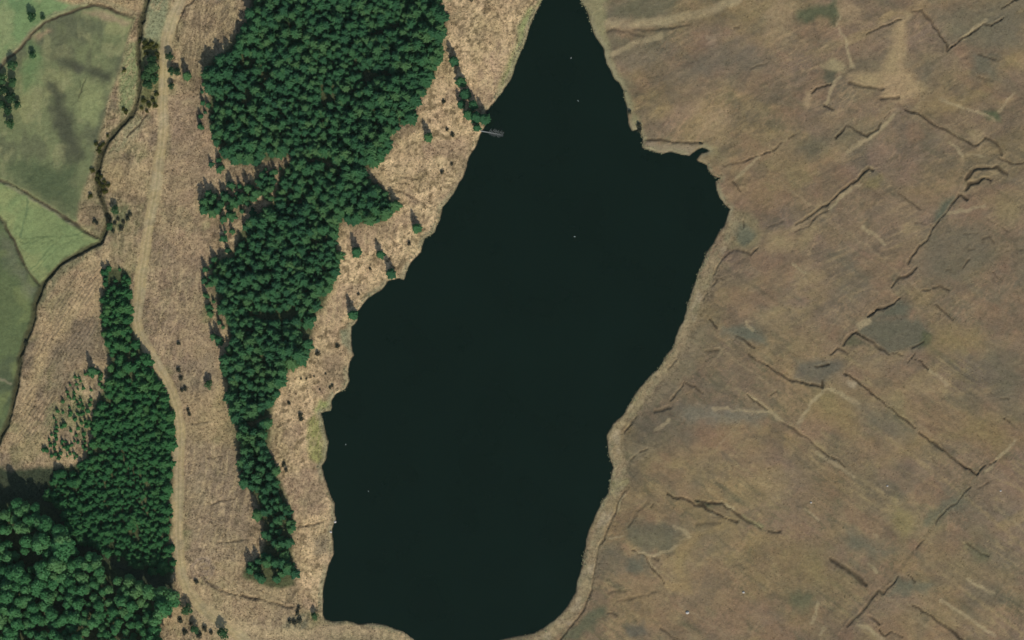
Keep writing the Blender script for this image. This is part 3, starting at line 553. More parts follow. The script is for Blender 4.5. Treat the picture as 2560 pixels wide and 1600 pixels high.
# under the close-planted trees: needle litter
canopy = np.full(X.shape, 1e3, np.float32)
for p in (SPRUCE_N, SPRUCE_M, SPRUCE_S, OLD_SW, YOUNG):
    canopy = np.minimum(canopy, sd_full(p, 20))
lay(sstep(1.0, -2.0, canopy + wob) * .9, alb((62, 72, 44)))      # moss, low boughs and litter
fcol = alb((120, 106, 80)) + (alb((104, 108, 72)) - alb((120, 106, 80))) * var(fbm(X, Y, 700, 91, 2), .4, .65)[..., None]
near_col = alb((126, 111, 86))
far_w = sstep(120, 900, OUT)[..., None]
C += (sstep(4, 40, OUT) * (nofield_m := ((s_nw > 0) & (s_mid > 0) & (s_tri > 0) & (s_sw > 0))))[..., None] * (near_col * (1 - far_w) + fcol * far_w - C)
C = np.clip(C, 0.004, 0.9)
grain = np.where(EAST, .5, 1.0).astype(np.float32)
grain = np.where(EAST & (d_path < 6), .85, grain) * (1 - .5 * m_track)
for s in (s_nw, s_mid, s_tri, s_sw):
    grain = np.where(s < 0, .5, grain)

# ---- materials
def new_mat(name):
    m = bpy.data.materials.new(name); m.use_nodes = True
    nt = m.node_tree; nt.nodes.clear()
    out = nt.nodes.new('ShaderNodeOutputMaterial'); p = nt.nodes.new('ShaderNodeBsdfPrincipled')
    nt.links.new(p.outputs[0], out.inputs[0])
    return m, nt, p
def N(nt, t, **k):
    n = nt.nodes.new(t)
    for a, b in k.items(): setattr(n, a, b)
    return n
def math_n(nt, op, a, b=None, clamp=False):
    n = N(nt, 'ShaderNodeMath', operation=op, use_clamp=clamp)
    for i, v in enumerate((a, b)):
        if v is None: continue
        if isinstance(v, (int, float)): n.inputs[i].default_value = v
        else: nt.links.new(v, n.inputs[i])
    return n.outputs[0]

def ground_material():
    m, nt, p = new_mat('vegetated_ground'); L = nt.links.new
    at = N(nt, 'ShaderNodeAttribute', attribute_name='cover')
    ag = N(nt, 'ShaderNodeAttribute', attribute_name='grain')
    geo = N(nt, 'ShaderNodeNewGeometry')
    def noise(scale, det=3.0, rough=.6):
        n = N(nt, 'ShaderNodeTexNoise'); n.inputs['Scale'].default_value = scale
        n.inputs['Detail'].default_value = det; n.inputs['Roughness'].default_value = rough
        L(geo.outputs['Position'], n.inputs['Vector']); return n.outputs[0]
    n1, n2, n3 = noise(.55), noise(1.6, 2), noise(.16, 4)
    a = math_n(nt, 'MULTIPLY', math_n(nt, 'SUBTRACT', n1, .5), 1.5)
    b = math_n(nt, 'MULTIPLY', math_n(nt, 'SUBTRACT', n2, .5), 1.1)
    c = math_n(nt, 'MULTIPLY', math_n(nt, 'SUBTRACT', n3, .5), .7)
    s = math_n(nt, 'ADD', math_n(nt, 'ADD', a, b), c)
    f = math_n(nt, 'ADD', 1.0, math_n(nt, 'MULTIPLY', s, ag.outputs['Fac']))
    spk = N(nt, 'ShaderNodeMapRange', interpolation_type='SMOOTHSTEP'); L(noise(.95, 2, .5), spk.inputs[0])
    spk.inputs[1].default_value, spk.inputs[2].default_value = .53, .64
    amt = math_n(nt, 'MULTIPLY', math_n(nt, 'SUBTRACT', ag.outputs['Fac'], .6), .85, True)
    f = math_n(nt, 'MULTIPLY', f, math_n(nt, 'SUBTRACT', 1.06, math_n(nt, 'MULTIPLY', spk.outputs[0], amt)))
    f = math_n(nt, 'MAXIMUM', f, .3)
    mul = N(nt, 'ShaderNodeVectorMath', operation='SCALE')
    L(at.outputs['Color'], mul.inputs[0]); L(f, mul.inputs['Scale'])
    hs = N(nt, 'ShaderNodeHueSaturation')
    hue = math_n(nt, 'ADD', .5, math_n(nt, 'MULTIPLY', math_n(nt, 'SUBTRACT', noise(.09, 3), .5), .03))
    L(hue, hs.inputs['Hue']); L(mul.outputs[0], hs.inputs['Color'])
    L(hs.outputs[0], p.inputs['Base Color'])
    p.inputs['Roughness'].default_value = .95; p.inputs['Specular IOR Level'].default_value = .1
    bp = N(nt, 'ShaderNodeBump'); bp.inputs['Strength'].default_value = .5; bp.inputs['Distance'].default_value = .35
    L(math_n(nt, 'ADD', n1, n2), bp.inputs['Height']); L(bp.outputs[0], p.inputs['Normal'])
    return m
GROUND = ground_material()

# vertex normals of the whole sheet, so that the pieces of it meet without a seam
dHx = np.gradient(H, gx, axis=1); dHy = np.gradient(H, gy, axis=0)
NRM = np.stack([-dHx, -dHy, np.ones_like(H)], -1); NRM /= np.linalg.norm(NRM, axis=-1, keepdims=True)
NRM = NRM.reshape(-1, 3).astype(np.float32)
V = np.stack([X, Y, H], -1).reshape(-1, 3).astype(np.float32)
CV = np.concatenate([C, np.ones(X.shape + (1,), np.float32)], -1).reshape(-1, 4).astype(np.float32)
GV = grain.reshape(-1).astype(np.float32)

def tag(o, label, cat, group=None, kind=None):
    o['label'] = label; o['category'] = cat
    if group: o['group'] = group
    if kind: o['kind'] = kind
    return o
def mesh_np(name, verts, faces, mat, k=4):
    me = bpy.data.meshes.new(name)
    verts = np.asarray(verts, np.float32); faces = np.asarray(faces, np.int32)
    nf = len(faces)
    me.vertices.add(len(verts)); me.vertices.foreach_set('co', verts.ravel())
    me.loops.add(nf * k); me.loops.foreach_set('vertex_index', faces.ravel())
    me.polygons.add(nf)
    me.polygons.foreach_set('loop_start', np.arange(0, nf * k, k, dtype=np.int32))
    me.update(calc_edges=True)
    me.materials.append(mat)
    return me
def link(name, me, parent=None):
    o = bpy.data.objects.new(name, me); COL.objects.link(o)
    if parent: o.parent = parent
    return o
def set_cover(me, cols, gr):
    a = me.attributes.new('cover', 'FLOAT_COLOR', 'POINT'); a.data.foreach_set('color', np.ascontiguousarray(cols, np.float32).ravel())
    g = me.attributes.new('grain', 'FLOAT', 'POINT'); g.data.foreach_set('value', np.ascontiguousarray(gr, np.float32))

qj, qi = np.meshgrid(np.arange(NY - 1), np.arange(NX - 1), indexing='ij')
q0 = (qj * NX + qi)
FACES = np.stack([q0, q0 + 1, q0 + NX + 1, q0 + NX], -1).reshape(-1, 4)
def fc(A): return A[:-1, :-1].reshape(-1)
cls = np.where(fc(EAST), 0, 1)
cls = np.where(fc(s_nw) < -.3, 2, cls); cls = np.where(fc(s_mid) < -.3, 3, cls)
cls = np.where(fc(s_tri) < -.3, 4, cls); cls = np.where(fc(s_sw) < -.3, 5, cls)
cls = np.where(fc(d_stream) < 2.4, 6, cls)
cls = np.where(fc(m_track) > .45, 7, cls)
cls = np.where((fc(m_path) > .5) & (fc(sd_lake) > .2), 8, cls)
PIECES = [('ground', 'brown open moorland with peat ditches east of the dark lough', 'moorland'),
 ('grassland', 'tan rough grassland between the forest track, the spruce stands and the lough', 'grassland'),
 ('field', 'pale green field in the top corner above the curved bank', 'field'),
 ('field', 'mottled olive field enclosed by the curved bank and the winding ditch', 'field'),
 ('field', 'light green triangular field between two dark ditches', 'field'),
 ('field', 'dark green field at the left edge, below the triangular field', 'field'),
 ('ditch', 'dark winding stream ditch between the green fields and the track', 'ditch'),
 ('track', 'pale gravel forest track running down beside the conifer strip', 'track'),
 ('path', 'pale worn path following the eastern shore of the lough', 'path')]
for k, (nm, lab, cat) in enumerate(PIECES):
    F = FACES[cls == k]
    used, inv = np.unique(F, return_inverse=True)
    me = mesh_np(nm, V[used], inv.reshape(-1, 4), GROUND)
    set_cover(me, CV[used], GV[used])
    me.polygons.foreach_set('use_smooth', np.ones(len(F), bool))
    me.normals_split_custom_set_from_vertices(NRM[used])
    tag(link(nm, me), lab, cat, kind='structure')

# ---- the lough
def water_material():
    m, nt, p = new_mat('peaty_water'); L = nt.links.new
    geo = N(nt, 'ShaderNodeNewGeometry')
    n = N(nt, 'ShaderNodeTexNoise'); n.inputs['Scale'].default_value = .03; n.inputs['Detail'].default_value = 5
    L(geo.outputs['Position'], n.inputs['Vector'])
    r = N(nt, 'ShaderNodeValToRGB')
    r.color_ramp.elements[0].position = .3; r.color_ramp.elements[1].position = .7
    r.color_ramp.elements[0].color = (.0036, .0108, .0050, 1); r.color_ramp.elements[1].color = (.0044, .0132, .0068, 1)
    L(n.outputs[0], r.inputs[0]); L(r.outputs[0], p.inputs['Base Color'])
    p.inputs['Roughness'].default_value = .12; p.inputs['IOR'].default_value = 1.333
    w = N(nt, 'ShaderNodeTexNoise'); w.inputs['Scale'].default_value = .8; w.inputs['Detail'].default_value = 4
    L(geo.outputs['Position'], w.inputs['Vector'])
    bp = N(nt, 'ShaderNodeBump'); bp.inputs['Strength'].default_value = .06; bp.inputs['Distance'].default_value = .3
    L(w.outputs[0], bp.inputs['Height']); L(bp.outputs[0], p.inputs['Normal'])
    return m
xs = np.arange(-110, 122, 2.0); ys = np.arange(-172, 190, 2.0)
wx, wy = np.meshgrid(xs, ys)
keep = (signed(wx + 1, wy + 1, LAKE) < 3.2)[:-1, :-1]
qj, qi = np.nonzero(keep); q0 = qj * len(xs) + qi
F = np.stack([q0, q0 + 1, q0 + len(xs) + 1, q0 + len(xs)], -1)
used, inv = np.unique(F, return_inverse=True)
vv = np.stack([wx.ravel(), wy.ravel(), np.full(wx.size, .02)], -1)[used]
lake = link('water', mesh_np('water', vv, inv.reshape(-1, 4), water_material()))
tag(lake, 'dark still lough filling the middle of the picture', 'lake', kind='structure')

# ------------------------------------------------------------------ trees
def foliage_material(name, a, b, c, rough=.7):
    m, nt, p = new_mat(name); L = nt.links.new
    oi = N(nt, 'ShaderNodeObjectInfo'); at = N(nt, 'ShaderNodeAttribute', attribute_name='tint')
    geo = N(nt, 'ShaderNodeNewGeometry')
    patchy = N(nt, 'ShaderNodeTexNoise'); patchy.inputs['Scale'].default_value = .045; patchy.inputs['Detail'].default_value = 2
    L(geo.outputs['Position'], patchy.inputs['Vector'])
    t = math_n(nt, 'MULTIPLY', math_n(nt, 'FRACT', math_n(nt, 'ADD', oi.outputs['Random'], at.outputs['Fac'])), .75)
    t = math_n(nt, 'ADD', t, math_n(nt, 'MULTIPLY', math_n(nt, 'SUBTRACT', patchy.outputs[0], .38), 1.2), True)
    r = N(nt, 'ShaderNodeValToRGB'); e = r.color_ramp.elements
    e[0].color = (*a, 1); e[1].color = (*c, 1); mid = e.new(.55); mid.color = (*b, 1)
    L(t, r.inputs[0])
    n = N(nt, 'ShaderNodeTexNoise'); n.inputs['Scale'].default_value = 1.4; n.inputs['Detail'].default_value = 3
    L(geo.outputs['Position'], n.inputs['Vector'])
    s = N(nt, 'ShaderNodeVectorMath', operation='SCALE'); L(r.outputs[0], s.inputs[0])
    L(math_n(nt, 'ADD', .45, math_n(nt, 'MULTIPLY', n.outputs[0], 1.1)), s.inputs['Scale'])
    L(s.outputs[0], p.inputs['Base Color'])
    p.inputs['Roughness'].default_value = rough; p.inputs['Specular IOR Level'].default_value = .25
    tr = N(nt, 'ShaderNodeBsdfTranslucent'); L(s.outputs[0], tr.inputs[0])
    mx = N(nt, 'ShaderNodeMixShader'); mx.inputs[0].default_value = .48
    out = [x for x in nt.nodes if x.type == 'OUTPUT_MATERIAL'][0]
    L(p.outputs[0], mx.inputs[1]); L(tr.outputs[0], mx.inputs[2]); L(mx.outputs[0], out.inputs[0])
    return m
def plain(name, col, rough=.85):
    m, nt, p = new_mat(name); L = nt.links.new
    geo = N(nt, 'ShaderNodeNewGeometry'); n = N(nt, 'ShaderNodeTexNoise'); n.inputs['Scale'].default_value = 6
    L(geo.outputs['Position'], n.inputs['Vector'])
    s = N(nt, 'ShaderNodeVectorMath', operation='SCALE'); s.inputs[0].default_value = col
    L(math_n(nt, 'ADD', .6, math_n(nt, 'MULTIPLY', n.outputs[0], .8)), s.inputs['Scale'])
    L(s.outputs[0], p.inputs['Base Color']); p.inputs['Roughness'].default_value = rough
    return m
SPRUCE_MAT = foliage_material('spruce_needles', (.036, .130, .058), (.060, .190, .070), (.116, .240, .082))
YOUNG_MAT = foliage_material('young_needles', (.036, .148, .048), (.056, .200, .062), (.094, .230, .070))
OLD_MAT = foliage_material('old_wood_leaves', (.060, .215, .074), (.096, .285, .100), (.16, .32, .115))
SCRUB_MAT = foliage_material('scrub_leaves', (.036, .095, .036), (.055, .145, .050), (.085, .175, .062))
GORSE_MAT = foliage_material('gorse_leaves', (.060, .075, .016), (.085, .095, .016), (.12, .12, .02))
BRUSH_MAT = foliage_material('dark_brush', (.050, .060, .034), (.066, .072, .042), (.085, .082, .050))
BARK = plain('bark', (.09, .065, .045)); DEADWOOD = plain('dead_wood', (.26, .27, .25)); STONE = plain('pale_stone', (.50, .47, .42)); FEATHER = plain('white_feathers', (.8, .8, .78))

class MB:
    def __init__(s): s.v, s.f = [], []
    def quad(s, a, b, c, d):
        n = len(s.v); s.v += [a, b, c, d]; s.f += [(n, n + 1, n + 2, n + 3)]
    def tube(s, pts, rads, k=6):
        n0 = len(s.v)
        for i, p in enumerate(pts):
            a = Vector(pts[min(i + 1, len(pts) - 1)]) - Vector(pts[max(i - 1, 0)])
            a.normalize(); u = a.orthogonal().normalized(); w = a.cross(u)
            for j in range(k):
                t = 2 * math.pi * j / k
                s.v.append(tuple(Vector(p) + (u * math.cos(t) + w * math.sin(t)) * rads[i]))
        for i in range(len(pts) - 1):
            for j in range(k):
                s.f.append((n0 + i * k + j, n0 + i * k + (j + 1) % k, n0 + (i + 1) * k + (j + 1) % k, n0 + (i + 1) * k + j))
    def arrays(s): return np.array(s.v, np.float32), np.array(s.f, np.int32)

def spruce(seed, h=11.5, R=2.85, levels=13, k=11, fat=.2, prof=.52, limbs=9):
    r = random.Random(seed); m = MB()
    az0 = r.random() * 6
    lean = (r.uniform(-.25, .25), r.uniform(-.25, .25))
    for l in range(levels):
        t = l / (levels - 1)
        z = h * (.12 + .86 * t ** .92)
        rad = R * (1 - t) ** prof * r.uniform(.86, 1.08) + .16
        n = max(4, int(round(k * (1 - .45 * t))))
        for j in range(n):
            az = az0 + l * 2.4 + 2 * math.pi * (j + r.uniform(-.28, .28)) / n
            L = rad * r.uniform(.5, 1.3); drop = L * r.uniform(.14, .42)
            wd = L * fat * r.uniform(.75, 1.2) + .1
            ca, sa = math.cos(az), math.sin(az)
            def P(d, w, dz): return (lean[0] * t + d * ca - w * sa, lean[1] * t + d * sa + w * ca, z + dz)
            ridge = [P(.02, 0, .3), P(L * .5, 0, -drop * .25 + .12), P(L, 0, -drop)]
            for sgn in (1, -1):
                e1 = P(L * .34, wd * .8 * sgn, -drop * .55 - .08); e2 = P(L * .66, wd * r.uniform(.85, 1.1) * sgn, -drop * .85 - .1)
                e3 = P(L * .82, wd * .5 * sgn, -drop * .95)
                m.quad(ridge[0], ridge[1], e2, e1) if sgn > 0 else m.quad(ridge[0], e1, e2, ridge[1])
                m.quad(ridge[1], ridge[2], e3, e2) if sgn > 0 else m.quad(ridge[1], e2, e3, ridge[2])
    m.tube([(lean[0], lean[1], h * .9), (lean[0], lean[1], h * 1.06)], [.1, .015], 4)
    c = m.arrays()
    tr = MB(); tr.tube([(0, 0, -.5), (0, 0, h * .3), (lean[0] * .6, lean[1] * .6, h * .7), (lean[0], lean[1], h * .97)], [.24, .2, .12, .03], 6)
    for q in range(limbs):
        a = q * 2.4; z = h * (.18 + .07 * q); L = R * (1 - q / 11) * .7
        tr.tube([(0, 0, z), (L * math.cos(a), L * math.sin(a), z - L * .25)], [.05, .012], 4)
    return c, tr.arrays()

def leafy(seed, h=11.0, R=3.1, lobes=12, leaves=680, size=.5, base=.35, trunk=True):
    """broad crown: leaf sprays over uneven lobes round a forked trunk"""
    r = random.Random(seed); m = MB(); tr = MB(); cs = []
    for i in range(lobes):
        a = i * 2.4 + r.uniform(-.4, .4); q = math.sqrt((i + .4) / lobes)
        d = R * .68 * q * r.uniform(.8, 1.1)
        z = h * (base + (1 - base) * (1 - .52 * q * q) * r.uniform(.82, .98)) - R * .32
        rad = R * r.uniform(.30, .46)
        cs.append((d * math.cos(a), d * math.sin(a), z, rad))
    for i in range(leaves):
        c = cs[i % lobes]
        th = r.random() * 2 * math.pi; u = r.uniform(-.55, 1)
        s_ = math.sqrt(1 - u * u); rr = c[3] * r.uniform(.72, 1.08)
        nrm = Vector((s_ * math.cos(th), s_ * math.sin(th), u))
        p = Vector(c[:3]) + nrm * rr
        n2 = (nrm + Vector((r.uniform(-.7, .7), r.uniform(-.7, .7), r.uniform(.0, 1.3)))).normalized()
        u_ = n2.orthogonal().normalized(); w_ = n2.cross(u_); an = r.random() * 6.28
        u2_ = u_ * math.cos(an) + w_ * math.sin(an); w2_ = n2.cross(u2_)
        s = size * r.uniform(.6, 1.3)
        m.quad(tuple(p - u2_ * s), tuple(p - w2_ * s * .6 - n2 * s * .15), tuple(p + u2_ * s), tuple(p + w2_ * s * .6 - n2 * s * .1))
    tr.tube([(0, 0, -.4), (0, 0, h * .28), (.1, .05, h * .5)], [.26 * R / 2.9, .2 * R / 2.9, .14 * R / 2.9], 6)
    for c in cs:
        tr.tube([(0, 0, h * base * .7), (c[0] * .5, c[1] * .5, (h * base + c[2]) * .5), c[:3]], [.11 * R / 2.9, .07 * R / 2.9, .02], 4)
    return m.arrays(), tr.arrays()

def variant(fn, n, cm, nm, **k):
    out = []
    for i in range(n):
        (cv, cf), (tv, tf) = fn(100 + 13 * i, **k)
        out.append((mesh_np(nm + '_crown', cv, cf, cm), mesh_np(nm + '_trunk', tv, tf, BARK), cv, cf, tv, tf))
    return out
V_SPRUCE = variant(spruce, 6, SPRUCE_MAT, 'spruce')
V_YOUNG = variant(spruce, 5, YOUNG_MAT, 'young_conifer', h=6.0, R=1.95, levels=9, k=10, fat=.22, prof=.55)
V_SPRUCE_LITE = variant(spruce, 6, SPRUCE_MAT, 'spruce_mass', levels=10, k=9, fat=.25, limbs=0)
V_YOUNG_LITE = variant(spruce, 5, YOUNG_MAT, 'young_mass', h=6.0, R=1.95, levels=7, k=9, fat=.25, prof=.55, limbs=0)
V_OLD = variant(leafy, 6, OLD_MAT, 'old_tree')
V_SCRUB = variant(leafy, 4, SCRUB_MAT, 'scrub_tree', h=5.0, R=2.4, lobes=8, leaves=420, size=.36, base=.2)
V_GORSE = variant(leafy, 4, GORSE_MAT, 'gorse', h=1.8, R=1.5, lobes=6, leaves=260, size=.24, base=.08)
V_BRUSH = variant(leafy, 4, BRUSH_MAT, 'brush', h=1.5, R=1.2, lobes=6, leaves=200, size=.22, base=.08)
V_LONE = variant(spruce, 4, SPRUCE_MAT, 'lone_spruce', h=9.5, R=2.6, levels=14, k=11, prof=.5, fat=.28)

def plant(name, vs_, x, y, sc, label, cat, group=None, sz=None, seed=0):
    v = vs_[seed % len(vs_)]
    e = bpy.data.objects.new(name, None); COL.objects.link(e)
    e.empty_display_size = .5
    e.location = (x, y, height(x, y)); e.rotation_euler = (0, 0, random.random() * 6.283)
    e.scale = (sc, sc, sz or sc)
    link('trunk', v[1], e); link('crown', v[0], e)
    return tag(e, label, cat, group)

def scatter(poly, spacing, jit=.36, inset=1.3, ang=0.0, seed=1, keepf=None, rag=5.0):
    r = np.random.default_rng(seed)
    xs_ = [p[0] for p in poly]; ys_ = [p[1] for p in poly]
    cx, cy = (min(xs_) + max(xs_)) / 2, (min(ys_) + max(ys_)) / 2
    n = int(max(max(xs_) - min(xs_), max(ys_) - min(ys_)) / spacing) + 4
    a, b = np.meshgrid(np.arange(-n, n), np.arange(-n, n))
    a = a.ravel() + (b.ravel() % 2) * .5 + r.normal(0, jit, a.size); b = b.ravel() * .9 + r.normal(0, jit, b.size)
    c, s = math.cos(ang), math.sin(ang)
    x, y = cx + spacing * (a * c - b * s), cy + spacing * (a * s + b * c)
    ok = signed(x, y, poly) + (vnoise(x, y, 5.0, 14) - .5) * rag < -inset
    x, y = x[ok], y[ok]
    if keepf is not None:
        k = keepf(x, y, r); x, y = x[k], y[k]
    return np.stack([x, y], -1)

def stuff_trees(name, vs_, items, mat, label, cat):
    vs_out, fs, ts, vt, ft = [], [], [], [], []
    nv = nt_ = 0
    for (x, y, s, z) in items:
        v = vs_[random.randrange(len(vs_))]; a = random.random() * 6.283
        c, sn = math.cos(a), math.sin(a)
        g = height(x, y)
        for (src, fsrc, ov, of, which) in ((v[2], v[3], vs_out, fs, 0), (v[4], v[5], vt, ft, 1)):
            p = np.empty_like(src)
            p[:, 0] = (src[:, 0] * c - src[:, 1] * sn) * s + x; p[:, 1] = (src[:, 0] * sn + src[:, 1] * c) * s + y; p[:, 2] = src[:, 2] * z + g
            ov.append(p)
            if which == 0:
                of.append(fsrc + nv); nv += len(p); ts.append(np.full(len(p), random.random(), np.float32))
            else:
                of.append(fsrc + nt_); nt_ += len(p)
    allv = np.concatenate(vs_out + vt); allf = np.concatenate(fs + [f + nv for f in ft])
    me = mesh_np(name, allv, allf, mat); me.materials.append(BARK)
    nfc = sum(len(f) for f in fs)
    mi = np.zeros(len(allf), np.int32); mi[nfc:] = 1
    me.polygons.foreach_set('material_index', mi)
    t = me.attributes.new('tint', 'FLOAT', 'POINT'); t.data.foreach_set('value', np.concatenate(ts + [np.zeros(nt_, np.float32)]))
    return tag(link(name, me), label, cat, kind='stuff')

def in_frame(x, y, pad=1.0): return abs(x) < 256 + pad and abs(y) < 160 + pad
def shore_ok(x, y): return sample(sd_lake, x, y) > 1.5 and sample(m_track, x, y) < .3

def poly_edge(x, y, poly):
    return float(signed(np.array([x]), np.array([y]), poly)[0]) if poly else 0
def zone(x, y, d, poly):             # where in its stand a tree grows, in words
    ys_ = [q[1] for q in poly if in_frame(0, q[1], 0)]; lo, hi = max(min(ys_), -160), min(max(ys_), 160)
    t = (y - lo) / (hi - lo)
    v = 'northern third' if t > .667 else 'middle third' if t > .333 else 'southern third'
    if d > -3.6:
        e = 1.5
        east = inside(np.array([x - 6.0]), np.array([y]), poly)[0] and not inside(np.array([x + 6.0]), np.array([y]), poly)[0]
        west = inside(np.array([x + 6.0]), np.array([y]), poly)[0] and not inside(np.array([x - 6.0]), np.array([y]), poly)[0]
        if east: return 'on the eastern edge, ' + v
        if west: return 'on the western edge, ' + v
        return 'at an end edge, ' + v
    return 'inside the canopy, ' + v
def stand(specs, vs_, name, cat, stuff_name, stuff_label, stuff_cat, mat, limit=300, lean=5.0, lite=None):
    allp = []
    for pts, smin, smax, hfac, label, group, seed, poly in specs:
        r = random.Random(seed)
        for x, y in pts:
            x, y = x + lean * .143, y - lean * .133       # outlines were read at crown height: step back down the line of sight to the root
            if not shore_ok(x, y): continue
            n = float(vnoise(np.array([x]), np.array([y]), 18.0, 9)[0])
            s = r.uniform(smin, smax) * (.72 + .56 * n)
            d = poly_edge(x, y, poly)
            lab = label.format(zone(x, y, d, poly)) if poly else label
            allp.append((x, y, s, s * hfac * r.uniform(.86, 1.14), lab, group))
    allp.sort(key=lambda p: -(p[2] + (0 if in_frame(p[0], p[1]) else -100)))
    for i, p in enumerate(allp[:limit]):
        if in_frame(p[0], p[1]):
            plant(name, vs_, p[0], p[1], p[2], p[4], cat, p[5], p[3], seed=i)
        else:
            limit = i; break
    rest = allp[limit:]
    if rest: stuff_trees(stuff_name, lite or vs_, [p[:4] for p in rest], mat, stuff_label, stuff_cat)
    print(name, len(allp), 'individual', min(limit, len(allp)))

gap = lambda x, y, r: (vnoise(x, y, 11.0, 12) * .75 + r.random(len(x)) * .25) > .26
sparse = lambda p: (lambda x, y, r: r.random(len(x)) < p)
pn = scatter(SPRUCE_N, 2.85, seed=1, ang=.5, keepf=gap)
pm = scatter(SPRUCE_M, 2.8, seed=2, ang=.9, keepf=gap)
ps = scatter(SPRUCE_S, 3.3, seed=3, ang=.3, inset=.9, keepf=lambda x, y, r: r.random(len(x)) < np.where(y < -96, .6, .85))
pf = np.concatenate([scatter(D([(478, 150), (500, 150), (500, 230), (495, 290), (512, 340), (530, 385), (500, 400), (482, 300), (470, 200)]), 3.0, seed=41, inset=-.5, keepf=sparse(.4)),
    scatter(D([(520, 610), (500, 660), (530, 760), (540, 820), (512, 850), (500, 760), (478, 660), (500, 600)]), 3.0, seed=42, inset=-.5, keepf=sparse(.35)),
    scatter(D([(560, 395), (660, 390), (665, 470), (600, 520), (560, 560), (540, 600), (520, 540), (600, 470)]), 3.2, seed=43, inset=-.5, keepf=sparse(.4))])
pc = scatter(CLEAR_W, 2.7, seed=4, keepf=sparse(.6), inset=.4)
stand([(pn, .55, 1.4, .72, 'dark spruce of the large northern plantation, {}', 'spruces of the northern plantation block', 11, SPRUCE_N),
       (pm, .52, 1.35, .72, 'dark spruce of the plantation below the clearing, {}', 'spruces of the middle plantation block', 12, SPRUCE_M),
       (ps, .66, .98, .95, 'small spruce in the narrow tail of the plantation at the southern end', 'spruces of the narrow southern tail', 13, None),
       (pf, .3, .7, .85, 'small self-sown spruce on the ragged western fringe of the plantation', 'spruces of the ragged western fringe', 15, None),
       (pc, .4, .85, .85, 'small spruce in the ragged clearing on the western edge of the plantation', 'spruces round the clearing', 14, None)],
      V_SPRUCE, 'spruce_tree', 'tree', 'spruce_forest', 'closed dark green spruce plantation canopy west of the lough', 'forest', SPRUCE_MAT, lite=V_SPRUCE_LITE)
py_ = scatter(YOUNG, 2.2, seed=5, ang=.6, inset=.7, jit=.45, keepf=gap)
pyt = scatter(YOUNG_SPARSE, 2.2, seed=6, keepf=sparse(.45), inset=0)
stand([(py_, .5, 1.45, .74, 'young conifer of the dense strip beside the track, {}', 'young conifers of the strip beside the track', 21, YOUNG),
       (pyt, .38, .68, .8, 'small scattered conifer at the thin western fringe of the young strip', 'scattered conifers on the western fringe', 22, None)],
      V_YOUNG, 'young_conifer', 'conifer', 'young_conifer_forest', 'dense strip of young conifers beside the forest track', 'forest', YOUNG_MAT, lean=3.0, lite=V_YOUNG_LITE)
po = scatter(OLD_SW, 3.7, seed=7, inset=1.0, keepf=gap)
stand([(po, .7, 1.35, 1.25, 'tall round-crowned tree of the old corner wood, {}', 'trees of the old wood in the bottom corner', 31, OLD_SW)],
      V_OLD, 'woodland_tree', 'tree', 'old_woodland', 'old wood continuing past the bottom corner of the picture', 'forest', OLD_MAT, lean=10.0)

# lone conifers by the lough (base of each shadow)
LONE = [(1, 0, 1880, 590, 1.0, 'lone dark spruce nearest the plantation in the row running to the north shore'),
 (1, 0, 1945, 790, 1.05, 'spruce second from the plantation in the row running to the north shore'),
 (1, 0, 1985, 900, 1.15, 'spruce in the middle of the row running to the north shore'),
 (1, 0, 1945, 990, .8, 'small spruce beside the middle of the row running to the north shore'),
 (1, 0, 2060, 1000, 1.0, 'spruce on the eastern side of the row running to the north shore'),
 (1, 0, 2010, 1090, 1.0, 'spruce close to the water on the western side of the row'),
 (1, 0, 2090, 1120, 1.2, 'tall spruce close to the water in the row on the north shore'),
 (1, 0, 2160, 1130, 1.1, 'spruce at the very waterline beside the fallen pale tree'),
 (1, 0, 2090, 1215, .8, 'low spreading spruce at the root of the fallen pale tree'),
 (1, 0, 1640, 1310, .9, 'lone spruce on the tan bank beside the northern plantation'),
 (1, 1, 1525, 650, .95, 'lone slim spruce standing on the open tan bank near the water'),
 (1, 1, 960, 880, 1.0, 'lone spruce close below the bulge of the middle plantation'),
 (1, 1, 1180, 900, .85, 'upper one of two lone spruces on the tan bank'),
 (1, 1, 1285, 1080, 1.0, 'lower one of two lone spruces, standing right at the shore'),
 (1, 1, 920, 1470, 1.0, 'lone spruce overhanging the water above the sedge point'),
 (0, 2, 900, 500, .9, 'lone conifer in the tan fringe west of the young strip'),
 (0, 0, 1790, 740, .95, 'lone conifer on the grass just east of the track'),
 (0, 3, 2380, 860, .8, 'lone conifer on the rough grass west of the narrow tail')]
for i, (c, r, x, y, s, lab) in enumerate(LONE):
    (px, py), = T(c, r, [(x, y)])
    plant('spruce_tree', V_LONE, px, py, s * .95, lab, 'tree', None, s * 1.02, seed=i)
